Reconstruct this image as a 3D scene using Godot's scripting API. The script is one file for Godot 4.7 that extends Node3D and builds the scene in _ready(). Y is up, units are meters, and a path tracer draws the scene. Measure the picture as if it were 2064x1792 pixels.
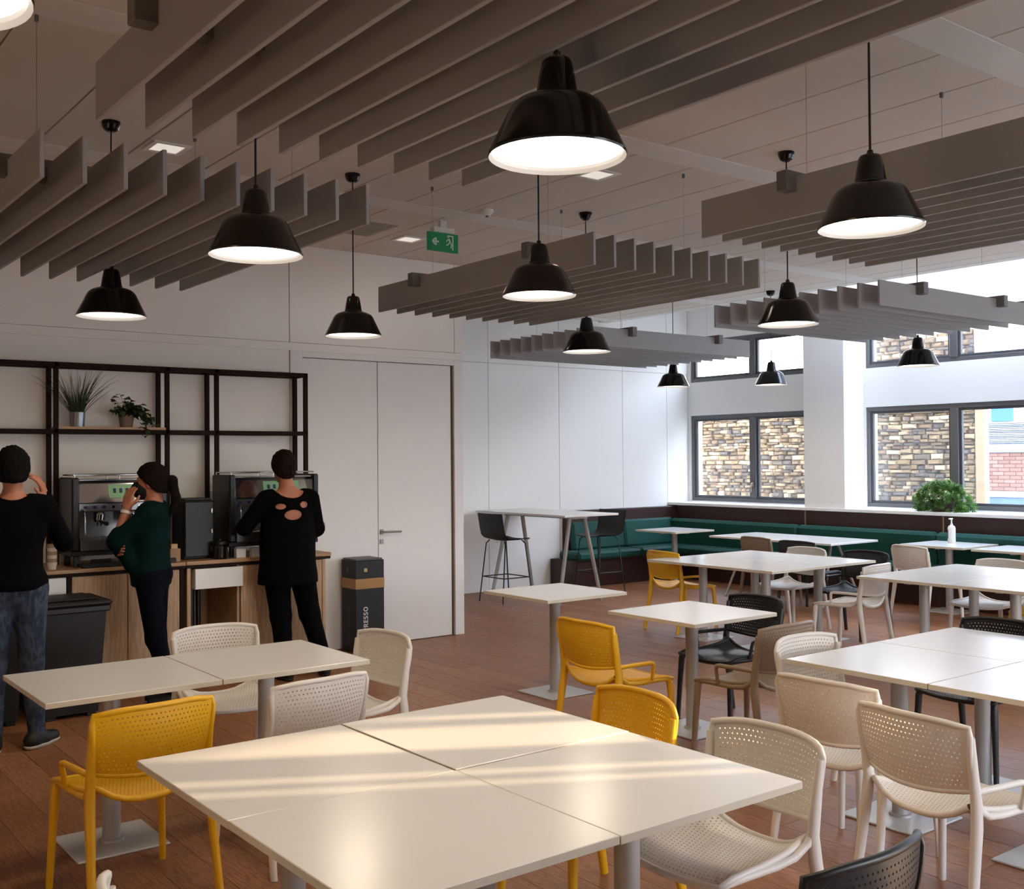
extends Node3D
# A bright canteen: café tables and perforated plastic chairs, a coffee counter with three people,
# hanging acoustic baffles and black pendant lamps, a bench under a row of windows.
# Axes: +X runs along the coffee wall towards the windows, -Z runs along the window wall towards the coffee wall.

const CEIL := 3.63
const ZK := -8.66      # coffee wall
const ZR := -11.2      # rear wall of the recess
const XW := 11.95      # window wall
const XE := 10.3       # edge of the suspended ceiling
const ZS := 1.2        # wall behind the photographer, with windows
const XL := -3.0

var M := {}
var used := {}
var rng := RandomNumberGenerator.new()

func _ready() -> void:
	rng.seed = 20211
	set_camera()
	set_light()
	make_materials()
	build_floor()
	build_walls()
	build_ceiling()
	build_windows()
	build_outside()
	build_bench()
	build_tables()
	build_chairs()
	build_baffles()
	build_lamps()
	build_counter()
	build_people()
	build_small()

func set_camera() -> void:
	var cam := Camera3D.new()
	cam.name = "camera"
	add_child(cam)
	var yaw := deg_to_rad(37.5)
	var pit := deg_to_rad(0.75)
	var rol := deg_to_rad(-0.44)
	var f := Vector3(sin(yaw) * cos(pit), sin(pit), -cos(yaw) * cos(pit))
	var r0 := Vector3(cos(yaw), 0, sin(yaw))
	var u0 := r0.cross(f)
	var r := r0 * cos(rol) + u0 * sin(rol)
	var u := u0 * cos(rol) - r0 * sin(rol)
	cam.transform = Transform3D(Basis(r, u, -f), Vector3(0, 1.72, 0))
	cam.fov = rad_to_deg(2.0 * atan(896.0 / 2154.0))
	cam.near = 0.05
	cam.far = 200.0
	cam.current = true

func set_light() -> void:
	var env := Environment.new()
	env.background_mode = Environment.BG_SKY
	var sky := Sky.new()
	var sm := ProceduralSkyMaterial.new()
	sm.sky_top_color = Color(0.72, 0.80, 0.93)
	sm.sky_horizon_color = Color(0.95, 0.955, 0.96)
	sm.sky_curve = 0.25
	sm.ground_bottom_color = Color(0.42, 0.40, 0.37)
	sm.ground_horizon_color = Color(0.62, 0.61, 0.60)
	sm.sun_angle_max = 1.0
	sky.sky_material = sm
	env.sky = sky
	env.background_energy_multiplier = 16.5
	env.tonemap_mode = Environment.TONE_MAPPER_LINEAR
	env.tonemap_exposure = 1.12
	env.sdfgi_enabled = true
	env.ssao_enabled = true
	env.ssil_enabled = true
	var we := WorldEnvironment.new()
	we.name = "environment"
	we.environment = env
	add_child(we)
	var sun := DirectionalLight3D.new()
	sun.name = "sun"
	sun.light_color = Color(1.0, 0.87, 0.70)
	sun.light_energy = 7.0
	sun.light_angular_distance = 0.5
	sun.shadow_enabled = true
	add_child(sun)
	var az := deg_to_rad(30.0)
	var el := deg_to_rad(9.0)
	var to_sun := Vector3(cos(az) * cos(el), sin(el), sin(az) * cos(el))
	sun.look_at_from_position(Vector3.ZERO, -to_sun, Vector3.UP)

# ---------------------------------------------------------------- helpers
class MB:
	var st := SurfaceTool.new()
	func _init() -> void:
		st.begin(Mesh.PRIMITIVE_TRIANGLES)
		st.set_smooth_group(-1)
	func sg(g: int) -> void:
		st.set_smooth_group(g)
	func tri(a: Vector3, b: Vector3, c: Vector3) -> void:
		st.add_vertex(a)
		st.add_vertex(c)
		st.add_vertex(b)
	func quad(a: Vector3, b: Vector3, c: Vector3, d: Vector3) -> void:
		tri(a, b, c)
		tri(a, c, d)
	func tri_o(a: Vector3, b: Vector3, c: Vector3, o: Vector3) -> void:
		if (b - a).cross(c - a).dot((a + b + c) / 3.0 - o) >= 0.0:
			tri(a, b, c)
		else:
			tri(a, c, b)
	func quad_o(a: Vector3, b: Vector3, c: Vector3, d: Vector3, o: Vector3) -> void:
		tri_o(a, b, c, o)
		tri_o(a, c, d, o)
	func box(lo: Vector3, hi: Vector3) -> void:
		hexa([Vector3(lo.x, lo.y, lo.z), Vector3(hi.x, lo.y, lo.z), Vector3(hi.x, lo.y, hi.z), Vector3(lo.x, lo.y, hi.z),
			Vector3(lo.x, hi.y, lo.z), Vector3(hi.x, hi.y, lo.z), Vector3(hi.x, hi.y, hi.z), Vector3(lo.x, hi.y, hi.z)])
	func hexa(p: Array) -> void:
		var o := Vector3.ZERO
		for q in p:
			o += q
		o /= 8.0
		for f in [[0, 1, 2, 3], [4, 5, 6, 7], [0, 1, 5, 4], [1, 2, 6, 5], [2, 3, 7, 6], [3, 0, 4, 7]]:
			quad_o(p[f[0]], p[f[1]], p[f[2]], p[f[3]], o)
	# box with chamfered edges
	func rbox(lo: Vector3, hi: Vector3, r: float, t := Transform3D.IDENTITY) -> void:
		var c := (lo + hi) / 2.0
		var h := (hi - lo) / 2.0
		r = minf(r, minf(h.x, minf(h.y, h.z)) * 0.95)
		var v := {}
		for sx in [-1, 1]:
			for sy in [-1, 1]:
				for sz in [-1, 1]:
					v[[sx, sy, sz, 0]] = t * (c + Vector3(sx * h.x, sy * (h.y - r), sz * (h.z - r)))
					v[[sx, sy, sz, 1]] = t * (c + Vector3(sx * (h.x - r), sy * h.y, sz * (h.z - r)))
					v[[sx, sy, sz, 2]] = t * (c + Vector3(sx * (h.x - r), sy * (h.y - r), sz * h.z))
		var o := t * c
		for s in [-1, 1]:
			quad_o(v[[s, -1, -1, 0]], v[[s, 1, -1, 0]], v[[s, 1, 1, 0]], v[[s, -1, 1, 0]], o)
			quad_o(v[[-1, s, -1, 1]], v[[1, s, -1, 1]], v[[1, s, 1, 1]], v[[-1, s, 1, 1]], o)
			quad_o(v[[-1, -1, s, 2]], v[[1, -1, s, 2]], v[[1, 1, s, 2]], v[[-1, 1, s, 2]], o)
			for s2 in [-1, 1]:
				quad_o(v[[-1, s, s2, 1]], v[[1, s, s2, 1]], v[[1, s, s2, 2]], v[[-1, s, s2, 2]], o)
				quad_o(v[[s, -1, s2, 0]], v[[s, 1, s2, 0]], v[[s, 1, s2, 2]], v[[s, -1, s2, 2]], o)
				quad_o(v[[s, s2, -1, 0]], v[[s, s2, 1, 0]], v[[s, s2, 1, 1]], v[[s, s2, -1, 1]], o)
				for s3 in [-1, 1]:
					tri_o(v[[s, s2, s3, 0]], v[[s, s2, s3, 1]], v[[s, s2, s3, 2]], o)
	# swept tube; radius may be a number or a list, flat squeezes it along the second frame axis
	func tube(pts: Array, rad, sides := 8, caps := true, flat := 1.0, up := Vector3.ZERO) -> void:
		var n := pts.size()
		var rings := []
		var nn := up
		for i in n:
			var t: Vector3
			if i == 0:
				t = pts[1] - pts[0]
			elif i == n - 1:
				t = pts[n - 1] - pts[n - 2]
			else:
				t = (pts[i + 1] - pts[i]).normalized() + (pts[i] - pts[i - 1]).normalized()
			t = t.normalized()
			if nn == Vector3.ZERO:
				nn = Vector3.RIGHT if absf(t.x) < 0.8 else Vector3.UP
			nn = (nn - t * nn.dot(t)).normalized()
			var b := t.cross(nn)
			var r: float = rad if rad is float else rad[i]
			var ring := []
			for k in sides:
				var a := TAU * (k + 0.5) / sides
				ring.append(pts[i] + nn * cos(a) * r + b * sin(a) * r * flat)
			rings.append(ring)
		sg(1)
		for i in n - 1:
			for k in sides:
				var k2 := (k + 1) % sides
				quad(rings[i][k], rings[i][k2], rings[i + 1][k2], rings[i + 1][k])
		sg(-1)
		if caps:
			for k in sides:
				var k2 := (k + 1) % sides
				tri(pts[0], rings[0][k2], rings[0][k])
				tri(pts[n - 1], rings[n - 1][k], rings[n - 1][k2])
	# turned shape round +Y; profile of (radius, height), rising profile faces outwards
	func lathe(prof: Array, segs := 24, c := Vector3.ZERO, smooth := true, soft := false) -> void:
		for i in prof.size() - 1:
			sg(i + 2 if smooth and not soft else (2 if smooth else -1))
			var p: Vector2 = prof[i]
			var q: Vector2 = prof[i + 1]
			for k in segs:
				var a := TAU * k / segs
				var b := TAU * (k + 1) / segs
				var p1 := c + Vector3(p.x * sin(a), p.y, p.x * cos(a))
				var p2 := c + Vector3(p.x * sin(b), p.y, p.x * cos(b))
				var q2 := c + Vector3(q.x * sin(b), q.y, q.x * cos(b))
				var q1 := c + Vector3(q.x * sin(a), q.y, q.x * cos(a))
				if p.x > 1e-6:
					tri(p1, p2, q2)
				if q.x > 1e-6:
					tri(p1, q2, q1)
		sg(-1)
	func done() -> ArrayMesh:
		st.generate_normals()
		return st.commit()

func numbered(called: String) -> String:
	if not used.has(called):
		used[called] = 0
		return called
	used[called] += 1
	return "%s_%03d" % [called, used[called]]

func tag(o: Node, label := "", category := "", group := "", kind := "") -> void:
	if label:
		o.set_meta("label", label)
	if category:
		o.set_meta("category", category)
	if group:
		o.set_meta("group", group)
	if kind:
		o.set_meta("kind", kind)

func thing(called: String, label: String, category: String, at := Vector3.ZERO, turn := 0.0, group := "") -> Node3D:
	var o := Node3D.new()
	o.name = numbered(called)
	add_child(o)
	o.position = at
	o.rotation.y = turn
	tag(o, label, category, group)
	return o

func put(called: String, mesh, m: Material, parent: Node = self) -> MeshInstance3D:
	var o := MeshInstance3D.new()
	o.mesh = mesh.done() if mesh is MB else mesh
	o.material_override = m
	o.name = numbered(called) if parent == self else called
	parent.add_child(o, true)
	return o

func struct(called: String, mesh, m: Material, parent: Node = self) -> MeshInstance3D:
	var o := put(called, mesh, m, parent)
	if parent == self:
		o.set_meta("kind", "structure")
	return o

func sbox(lo: Vector3, hi: Vector3) -> MB:
	var b := MB.new()
	b.box(lo, hi)
	return b

func rbx(lo: Vector3, hi: Vector3, r := 0.003) -> MB:
	var b := MB.new()
	b.rbox(lo, hi, r)
	return b

func V(x: float, y: float, z: float) -> Vector3:
	return Vector3(x, y, z)

# ---------------------------------------------------------------- materials
func mat(c: Color, rough := 0.6, metal := 0.0, spec := 0.5) -> StandardMaterial3D:
	var m := StandardMaterial3D.new()
	m.albedo_color = c
	m.roughness = rough
	m.metallic = metal
	m.metallic_specular = spec
	return m

func noise_tex(freq: float, seed_: int, c: Array, size := 512, oct := 4, kind := FastNoiseLite.TYPE_SIMPLEX_SMOOTH) -> NoiseTexture2D:
	var n := FastNoiseLite.new()
	n.noise_type = kind
	n.frequency = freq
	n.seed = seed_
	n.fractal_octaves = oct
	var t := NoiseTexture2D.new()
	t.noise = n
	t.width = size
	t.height = size
	t.seamless = true
	if c.size():
		var g := Gradient.new()
		var off := PackedFloat32Array()
		var cols := PackedColorArray()
		for i in c.size():
			off.append(float(i) / (c.size() - 1))
			cols.append(c[i])
		g.offsets = off
		g.colors = cols
		t.color_ramp = g
	return t

func grain(m: StandardMaterial3D, t: Texture2D, scale: Vector3, world := true) -> StandardMaterial3D:
	m.albedo_texture = t
	m.uv1_triplanar = true
	m.uv1_world_triplanar = world
	m.uv1_scale = scale
	return m

func make_materials() -> void:
	M.wall = mat(Color(0.93, 0.91, 0.88), 0.75, 0, 0.3)
	M.wall_white = mat(Color(0.94, 0.935, 0.92), 0.7, 0, 0.3)
	M.joint = mat(Color(0.86, 0.84, 0.81), 0.9)
	M.door = mat(Color(0.90, 0.885, 0.865), 0.45)
	M.frame_gap = mat(Color(0.35, 0.28, 0.21), 0.7)
	M.steel = mat(Color(0.62, 0.60, 0.58), 0.3, 1.0)
	M.chrome = mat(Color(0.78, 0.79, 0.80), 0.12, 1.0)
	M.brushed = mat(Color(0.50, 0.50, 0.51), 0.32, 0.9)
	M.black = mat(Color(0.022, 0.022, 0.025), 0.45)
	M.black_gloss = mat(Color(0.012, 0.012, 0.014), 0.16)
	M.black_soft = mat(Color(0.030, 0.030, 0.032), 0.6)
	M.white_lacquer = mat(Color(0.90, 0.89, 0.87), 0.35)
	var speck := noise_tex(0.35, 5, [Color(0.92, 0.92, 0.92), Color(1, 1, 1)], 256, 2)
	M.ceil_panel = grain(mat(Color(0.88, 0.845, 0.80), 0.95, 0, 0.2), speck, V(3, 3, 3))
	M.ceil_band = mat(Color(0.87, 0.855, 0.83), 0.9, 0, 0.2)
	M.ceil_gap = mat(Color(0.86, 0.83, 0.79), 0.9)
	M.felt = grain(mat(Color(0.66, 0.655, 0.65), 1.0, 0, 0.1), speck, V(9, 9, 9))
	M.rail = mat(Color(0.42, 0.41, 0.40), 0.6)
	# floor boards: long fibres along Z
	var fibre := noise_tex(0.03, 11, [Color(0.66, 0.58, 0.54), Color(0.95, 0.93, 0.92), Color(0.74, 0.66, 0.62), Color(1, 1, 1)], 1024, 5)
	for i in 5:
		var tone: Color = [Color(0.675, 0.478, 0.325), Color(0.65, 0.452, 0.305), Color(0.70, 0.50, 0.34), Color(0.665, 0.468, 0.315), Color(0.635, 0.442, 0.295)][i]
		var fm := grain(mat(tone, 0.42, 0, 0.5), fibre, V(2.6, 1.0, 0.22))
		fm.uv1_offset = V(0.17 * i, 0.0, 0.31 * i)
		M["board%d" % i] = fm
	M.under = mat(Color(0.60, 0.42, 0.28), 0.9)
	# pale oak of the counter
	var oak := noise_tex(0.02, 23, [Color(0.80, 0.74, 0.68), Color(1, 0.98, 0.95), Color(0.87, 0.82, 0.77), Color(0.97, 0.95, 0.92)], 512, 5)
	M.oak = grain(mat(Color(0.73, 0.61, 0.475), 0.5), oak, V(4.0, 0.25, 4.0))
	M.oak_top = grain(mat(Color(0.71, 0.57, 0.425), 0.45), oak, V(0.3, 4.0, 4.0))
	M.redwood = grain(mat(Color(0.235, 0.115, 0.085), 0.45), fibre, V(0.3, 3.0, 0.3))
	var weave := noise_tex(0.4, 31, [Color(0.86, 0.86, 0.86), Color(1, 1, 1)], 256, 2)
	M.green = grain(mat(Color(0.055, 0.30, 0.265), 0.6, 0, 0.4), weave, V(6, 6, 6))
	M.green.rim_enabled = true
	M.green.rim = 0.35
	M.seam = mat(Color(0.62, 0.50, 0.40), 0.6)
	# tables
	M.laminate = mat(Color(0.875, 0.865, 0.845), 0.22, 0, 0.5)
	M.edge = mat(Color(0.80, 0.76, 0.68), 0.5)
	M.column = mat(Color(0.66, 0.645, 0.625), 0.42, 0.15)
	M.plate = mat(Color(0.74, 0.735, 0.725), 0.38, 0.1)
	# chair plastics
	M.yellow = mat(Color(0.885, 0.665, 0.05), 0.42)
	M.white = mat(Color(0.845, 0.815, 0.77), 0.42)
	M.taupe = mat(Color(0.53, 0.45, 0.365), 0.45)
	M.ink = mat(Color(0.065, 0.068, 0.078), 0.42)
	# frames
	M.alu = mat(Color(0.40, 0.40, 0.405), 0.42, 0.35)
	M.alu_dark = mat(Color(0.30, 0.30, 0.31), 0.5, 0.2)
	var glass := mat(Color(0.92, 0.96, 1.0, 0.06), 0.0)
	glass.transparency = BaseMaterial3D.TRANSPARENCY_ALPHA
	M.glass = glass
	M.rack = mat(Color(0.135, 0.085, 0.075), 0.8, 0, 0.3)

# ---------------------------------------------------------------- floor, walls, ceiling
func build_floor() -> void:
	var slab := struct("floor", sbox(V(XL - 0.3, -0.25, ZR - 0.3), V(XW + 0.3, -0.012, ZS + 0.3)), M.under)
	var w := 0.19
	var l := 1.38
	var list := []
	var col := 0
	var x := XL
	while x < XW - 0.01:
		var z := ZR - fmod(col * 0.53, l)
		while z < ZS:
			var z0 := maxf(z, ZR)
			var z1 := minf(z + l, ZS)
			if z1 - z0 > 0.02 and not (x + w < 6.0 and z1 < ZK):
				var c := V(x + w / 2, 0, (z0 + z1) / 2)
				# how large the board shows: boards ahead of the camera count by nearness
				var ahead := c.x * 0.609 - c.z * 0.793
				var side := c.x * 0.793 + c.z * 0.609
				var seen := ahead > 2.6 and absf(side) < ahead * 0.52 + 0.4 and c.x < 11.1
				list.append([x, z0, z1, ahead if seen else 100.0 + list.size() * 0.001])
			z += l
		x += w
		col += 1
	list.sort_custom(func(a, b): return a[3] < b[3])
	var unit := {}
	var rest := MB.new()
	for i in list.size():
		var b: Array = list[i]
		var g := 0.0006
		if i < 300:
			var key := "%.2f" % (b[2] - b[1])
			if not unit.has(key):
				var h: float = (b[2] - b[1]) / 2.0 - g
				unit[key] = rbx(V(-w / 2 + g, -0.012, -h), V(w / 2 - g, 0, h), 0.0015).done()
			var o := put("floor_board", unit[key], M["board%d" % rng.randi_range(0, 4)], slab)
			o.position = V(b[0] + w / 2, 0, (b[1] + b[2]) / 2)
		else:
			rest.box(V(b[0] + g, -0.012, b[1] + g), V(minf(b[0] + w, XW) - g, 0, b[2] - g))
	var r := put("floor_boards", rest, M.board0, slab)
	tag(r, "", "", "", "stuff")

func build_walls() -> void:
	# coffee wall: core with thin panels in front, 5 mm joints between them
	var core := MB.new()
	core.box(V(XL - 0.2, 0, ZK - 0.2), V(6.03, 4.6, ZK - 0.02))
	core.box(V(5.83, 0, ZR - 0.2), V(6.03, 4.6, ZK - 0.2))
	var wk := struct("wall_coffee", core, M.joint)
	var j := 0.003
	for p in [[-3.0, -1.8], [-1.8, -0.6], [-0.6, 0.6], [0.6, 4.18]]:
		put("wall_panel", rbx(V(p[0] + j, 0, ZK - 0.02), V(p[1] - j, 2.69, ZK), 0.002), M.wall, wk)
	for p in [[-3.0, 1.0], [1.0, 4.18], [4.18, 5.94], [5.94, 6.03]]:
		put("wall_panel", rbx(V(p[0] + j, 2.76 + j, ZK - 0.02), V(p[1] - (j if p[1] < 6 else 0.0), CEIL, ZK), 0.002), M.wall, wk)
	put("wall_rail", rbx(V(-3.0, 2.69, ZK - 0.02), V(6.03, 2.76, ZK + 0.004), 0.002), M.wall, wk)
	put("wall_panel", sbox(V(6.03, 0, ZR), V(6.036, 4.6, ZK - 0.02)), M.wall, wk)
	# casing round the double door
	put("door_casing", rbx(V(4.18, 0, ZK - 0.02), V(4.30, 2.69, ZK + 0.012), 0.003), M.door, wk)
	put("door_casing", rbx(V(5.925, 0, ZK - 0.02), V(6.03, 2.69, ZK + 0.012), 0.003), M.door, wk)
	put("door_casing", rbx(V(4.30, 2.635, ZK - 0.02), V(5.925, 2.69, ZK + 0.012), 0.003), M.door, wk)
	var d := Node3D.new()
	d.name = "door_1"
	add_child(d)
	d.position = V(4.30, 0, ZK)
	tag(d, "tall white double door with a steel lever handle", "door", "", "structure")
	put("backing", sbox(V(0, 0, -0.02), V(1.625, 2.635, -0.016)), M.frame_gap, d)
	put("door_leaf", rbx(V(0.006, 0.006, -0.016), V(0.767, 2.63, -0.003), 0.002), M.door, d)
	put("door_leaf", rbx(V(0.773, 0.006, -0.016), V(1.592, 2.63, -0.003), 0.002), M.door, d)
	var lever := MB.new()
	lever.tube([V(0.805, 1.045, -0.004), V(0.805, 1.045, 0.05), V(0.83, 1.045, 0.056), V(0.985, 1.043, 0.056)], 0.0095, 10)
	var lv := put("handle", lever, M.steel, d)
	put("rosette", rbx(V(0.785, 1.022, -0.003), V(0.825, 1.068, 0.006), 0.004), M.steel, lv)
	put("lock", rbx(V(0.785, 0.935, -0.003), V(0.825, 0.975, 0.007), 0.004), M.steel, d)

	# rear wall of the recess, 1.2 m panels
	var wr := struct("wall_rear", sbox(V(6.03, 0, ZR - 0.2), V(XW + 0.25, 4.6, ZR - 0.015)), M.joint)
	for p in [[6.03, 7.01], [7.01, 8.21], [8.21, 9.41], [9.41, 10.6], [10.6, 11.5], [11.5, XW]]:
		put("wall_panel", rbx(V(p[0] + j, 0, ZR - 0.015), V(p[1] - j, 2.965 - j, ZR), 0.002), M.wall_white, wr)
		put("wall_panel", rbx(V(p[0] + j, 2.965 + j, ZR - 0.015), V(p[1] - j, 4.6, ZR), 0.002), M.wall_white, wr)
	put("wall_socket", rbx(V(8.32, 0.62, ZR), V(8.46, 0.76, ZR + 0.02), 0.006), M.white_lacquer, wr)

	# window wall with openings
	var ww := MB.new()
	ww.box(V(XW, 0, ZR - 0.2), V(XW + 0.25, 1.07, ZS + 0.2))
	ww.box(V(XW, 2.34, ZR - 0.2), V(XW + 0.25, 2.84, ZS + 0.2))
	ww.box(V(XW, 3.46, ZR - 0.2), V(XW + 0.25, 4.6, ZS + 0.2))
	for p in [[ZR - 0.2, -11.14], [-8.78, -8.11], [-5.70, -5.05], [-2.64, -2.0], [0.42, ZS + 0.2]]:
		for y in [[1.07, 2.34], [2.84, 3.46]]:
			ww.box(V(XW, y[0], p[0]), V(XW + 0.25, y[1], p[1]))
	struct("wall_window", ww, M.wall_white)
	for z in [[-8.76, -8.14], [-5.68, -5.06], [-2.62, -2.02]]:
		struct("wall_pillar", rbx(V(11.53, 1.055, z[0]), V(XW, 4.6, z[1]), 0.004), M.wall_white)

	# wall behind the photographer; openings at the window end shaped for the sun streaks
	var ws := MB.new()
	ws.box(V(XL - 0.2, 0, ZS), V(3.3, 4.6, ZS + 0.2))
	ws.box(V(6.2, 0.8, ZS), V(6.9, 2.3, ZS + 0.2))
	ws.box(V(3.3, 0, ZS), V(6.9, 0.8, ZS + 0.2))
	ws.box(V(3.3, 2.3, ZS), V(6.9, 4.6, ZS + 0.2))
	ws.box(V(10.7, 0, ZS), V(XW, 4.6, ZS + 0.2))
	ws.box(V(6.9, 2.3, ZS), V(10.7, 4.6, ZS + 0.2))
	ws.box(V(6.9, 0, ZS), V(8.32, 0.1, ZS + 0.2))
	ws.box(V(8.32, 0, ZS), V(8.42, 2.3, ZS + 0.2))
	ws.box(V(8.42, 0, ZS), V(10.7, 1.8, ZS + 0.2))
	struct("wall_front", ws, M.wall)
	struct("wall_left", sbox(V(XL - 0.2, 0, ZK), V(XL, 4.6, ZS)), M.wall)

func build_ceiling() -> void:
	var slab := MB.new()
	slab.box(V(XL, CEIL + 0.02, ZR), V(XE, CEIL + 0.14, ZS))
	var c := struct("ceiling", slab, M.ceil_gap)
	var bands := [-10.95, -8.95, -6.88, -4.72, -2.65, -0.55]
	for b in bands:
		put("ceiling_band", rbx(V(XL, CEIL - 0.002, b - 0.12), V(XE - 0.16, CEIL + 0.02, b + 0.12), 0.003), M.ceil_band, c)
	put("ceiling_band", rbx(V(XE - 0.155, CEIL - 0.002, ZR), V(XE, CEIL + 0.02, ZS), 0.003), M.ceil_band, c)
	var edges := [ZR, -11.07]
	var rows := []
	for i in bands.size() - 1:
		rows.append([bands[i] + 0.12, bands[i + 1] - 0.12])
	rows.append([-0.43, ZS])
	var x := XL
	var unit := {}
	var pitch := 0.5145
	while x < XE - 0.2:
		var x1 := minf(x + pitch, XE - 0.155)
		for r in rows:
			var mid: float = (r[0] + r[1]) / 2.0
			var key := "%.2f %.2f" % [x1 - x, r[1] - r[0]]
			if not unit.has(key):
				var hx := (x1 - x) / 2.0 - 0.0045
				var hz: float = (r[1] - r[0]) / 2.0 - 0.002
				unit[key] = rbx(V(-hx, 0, -hz), V(hx, 0.02, hz), 0.003).done()
			var o := put("ceiling_panel", unit[key], M.ceil_panel, c)
			o.position = V((x + x1) / 2.0, CEIL, mid)
		x += pitch
	# raised strip along the windows, with unseen roof openings added to brighten the window wall
	var up := MB.new()
	up.box(V(XE, CEIL + 0.02, ZR), V(XE + 0.04, 4.6, ZS))
	up.box(V(XL - 0.2, 4.6, ZR - 0.2), V(10.75, 4.75, ZS + 0.2))
	up.box(V(11.7, 4.6, ZR - 0.2), V(XW + 0.25, 4.75, ZS + 0.2))
	for z in [[ZR - 0.2, -7.6], [-5.6, -5.0], [-3.0, -2.4], [-0.4, ZS + 0.2]]:
		up.box(V(10.75, 4.6, z[0]), V(11.7, 4.75, z[1]))
	struct("ceiling_raised", up, M.wall_white)

# ---------------------------------------------------------------- windows
func window(n: int, z0: float, z1: float, y0: float, y1: float, handle: bool, what: String) -> void:
	var w := Node3D.new()
	w.name = "window_%d" % n
	add_child(w)
	w.position = V(XW, y0, z0)
	tag(w, what, "window", "", "structure")
	var l := z1 - z0
	var h := y1 - y0
	var xa := 0.015
	var xb := 0.085
	var fr := MB.new()
	fr.rbox(V(xa, 0, 0), V(xb, 0.05, l), 0.004)
	fr.rbox(V(xa, h - 0.055, 0), V(xb, h, l), 0.004)
	fr.rbox(V(xa, 0.05, 0), V(xb, h - 0.055, 0.055), 0.004)
	fr.rbox(V(xa, 0.05, l - 0.055), V(xb, h - 0.055, l), 0.004)
	fr.rbox(V(xa - 0.012, 0.05, l / 2 - 0.05), V(xb, h - 0.055, l / 2 + 0.05), 0.004)
	put("frame", fr, M.alu, w)
	for s in 2:
		var a: float = 0.055 if s == 0 else l / 2 + 0.05
		var b: float = l / 2 - 0.05 if s == 0 else l - 0.055
		var sa := MB.new()
		var q := 0.032
		sa.rbox(V(xa + 0.014, 0.05, a), V(xb - 0.01, 0.05 + q, b), 0.003)
		sa.rbox(V(xa + 0.014, h - 0.055 - q, a), V(xb - 0.01, h - 0.055, b), 0.003)
		sa.rbox(V(xa + 0.014, 0.05 + q, a), V(xb - 0.01, h - 0.055 - q, a + q), 0.003)
		sa.rbox(V(xa + 0.014, 0.05 + q, b - q), V(xb - 0.01, h - 0.055 - q, b), 0.003)
		var so := put("sash", sa, M.alu_dark, w)
		put("pane", sbox(V(0.05, 0.05 + q, a + q), V(0.056, h - 0.055 - q, b - q)), M.glass, so)
	if handle:
		var hd := MB.new()
		hd.rbox(V(xa - 0.035, 0.22, l / 2 - 0.014), V(xa - 0.012, 0.29, l / 2 + 0.014), 0.004)
		hd.tube([V(xa - 0.03, 0.27, l / 2), V(xa - 0.06, 0.27, l / 2), V(xa - 0.062, 0.25, l / 2), V(xa - 0.062, 0.15, l / 2)], 0.009, 8)
		put("handle", hd, M.steel, w)

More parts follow.
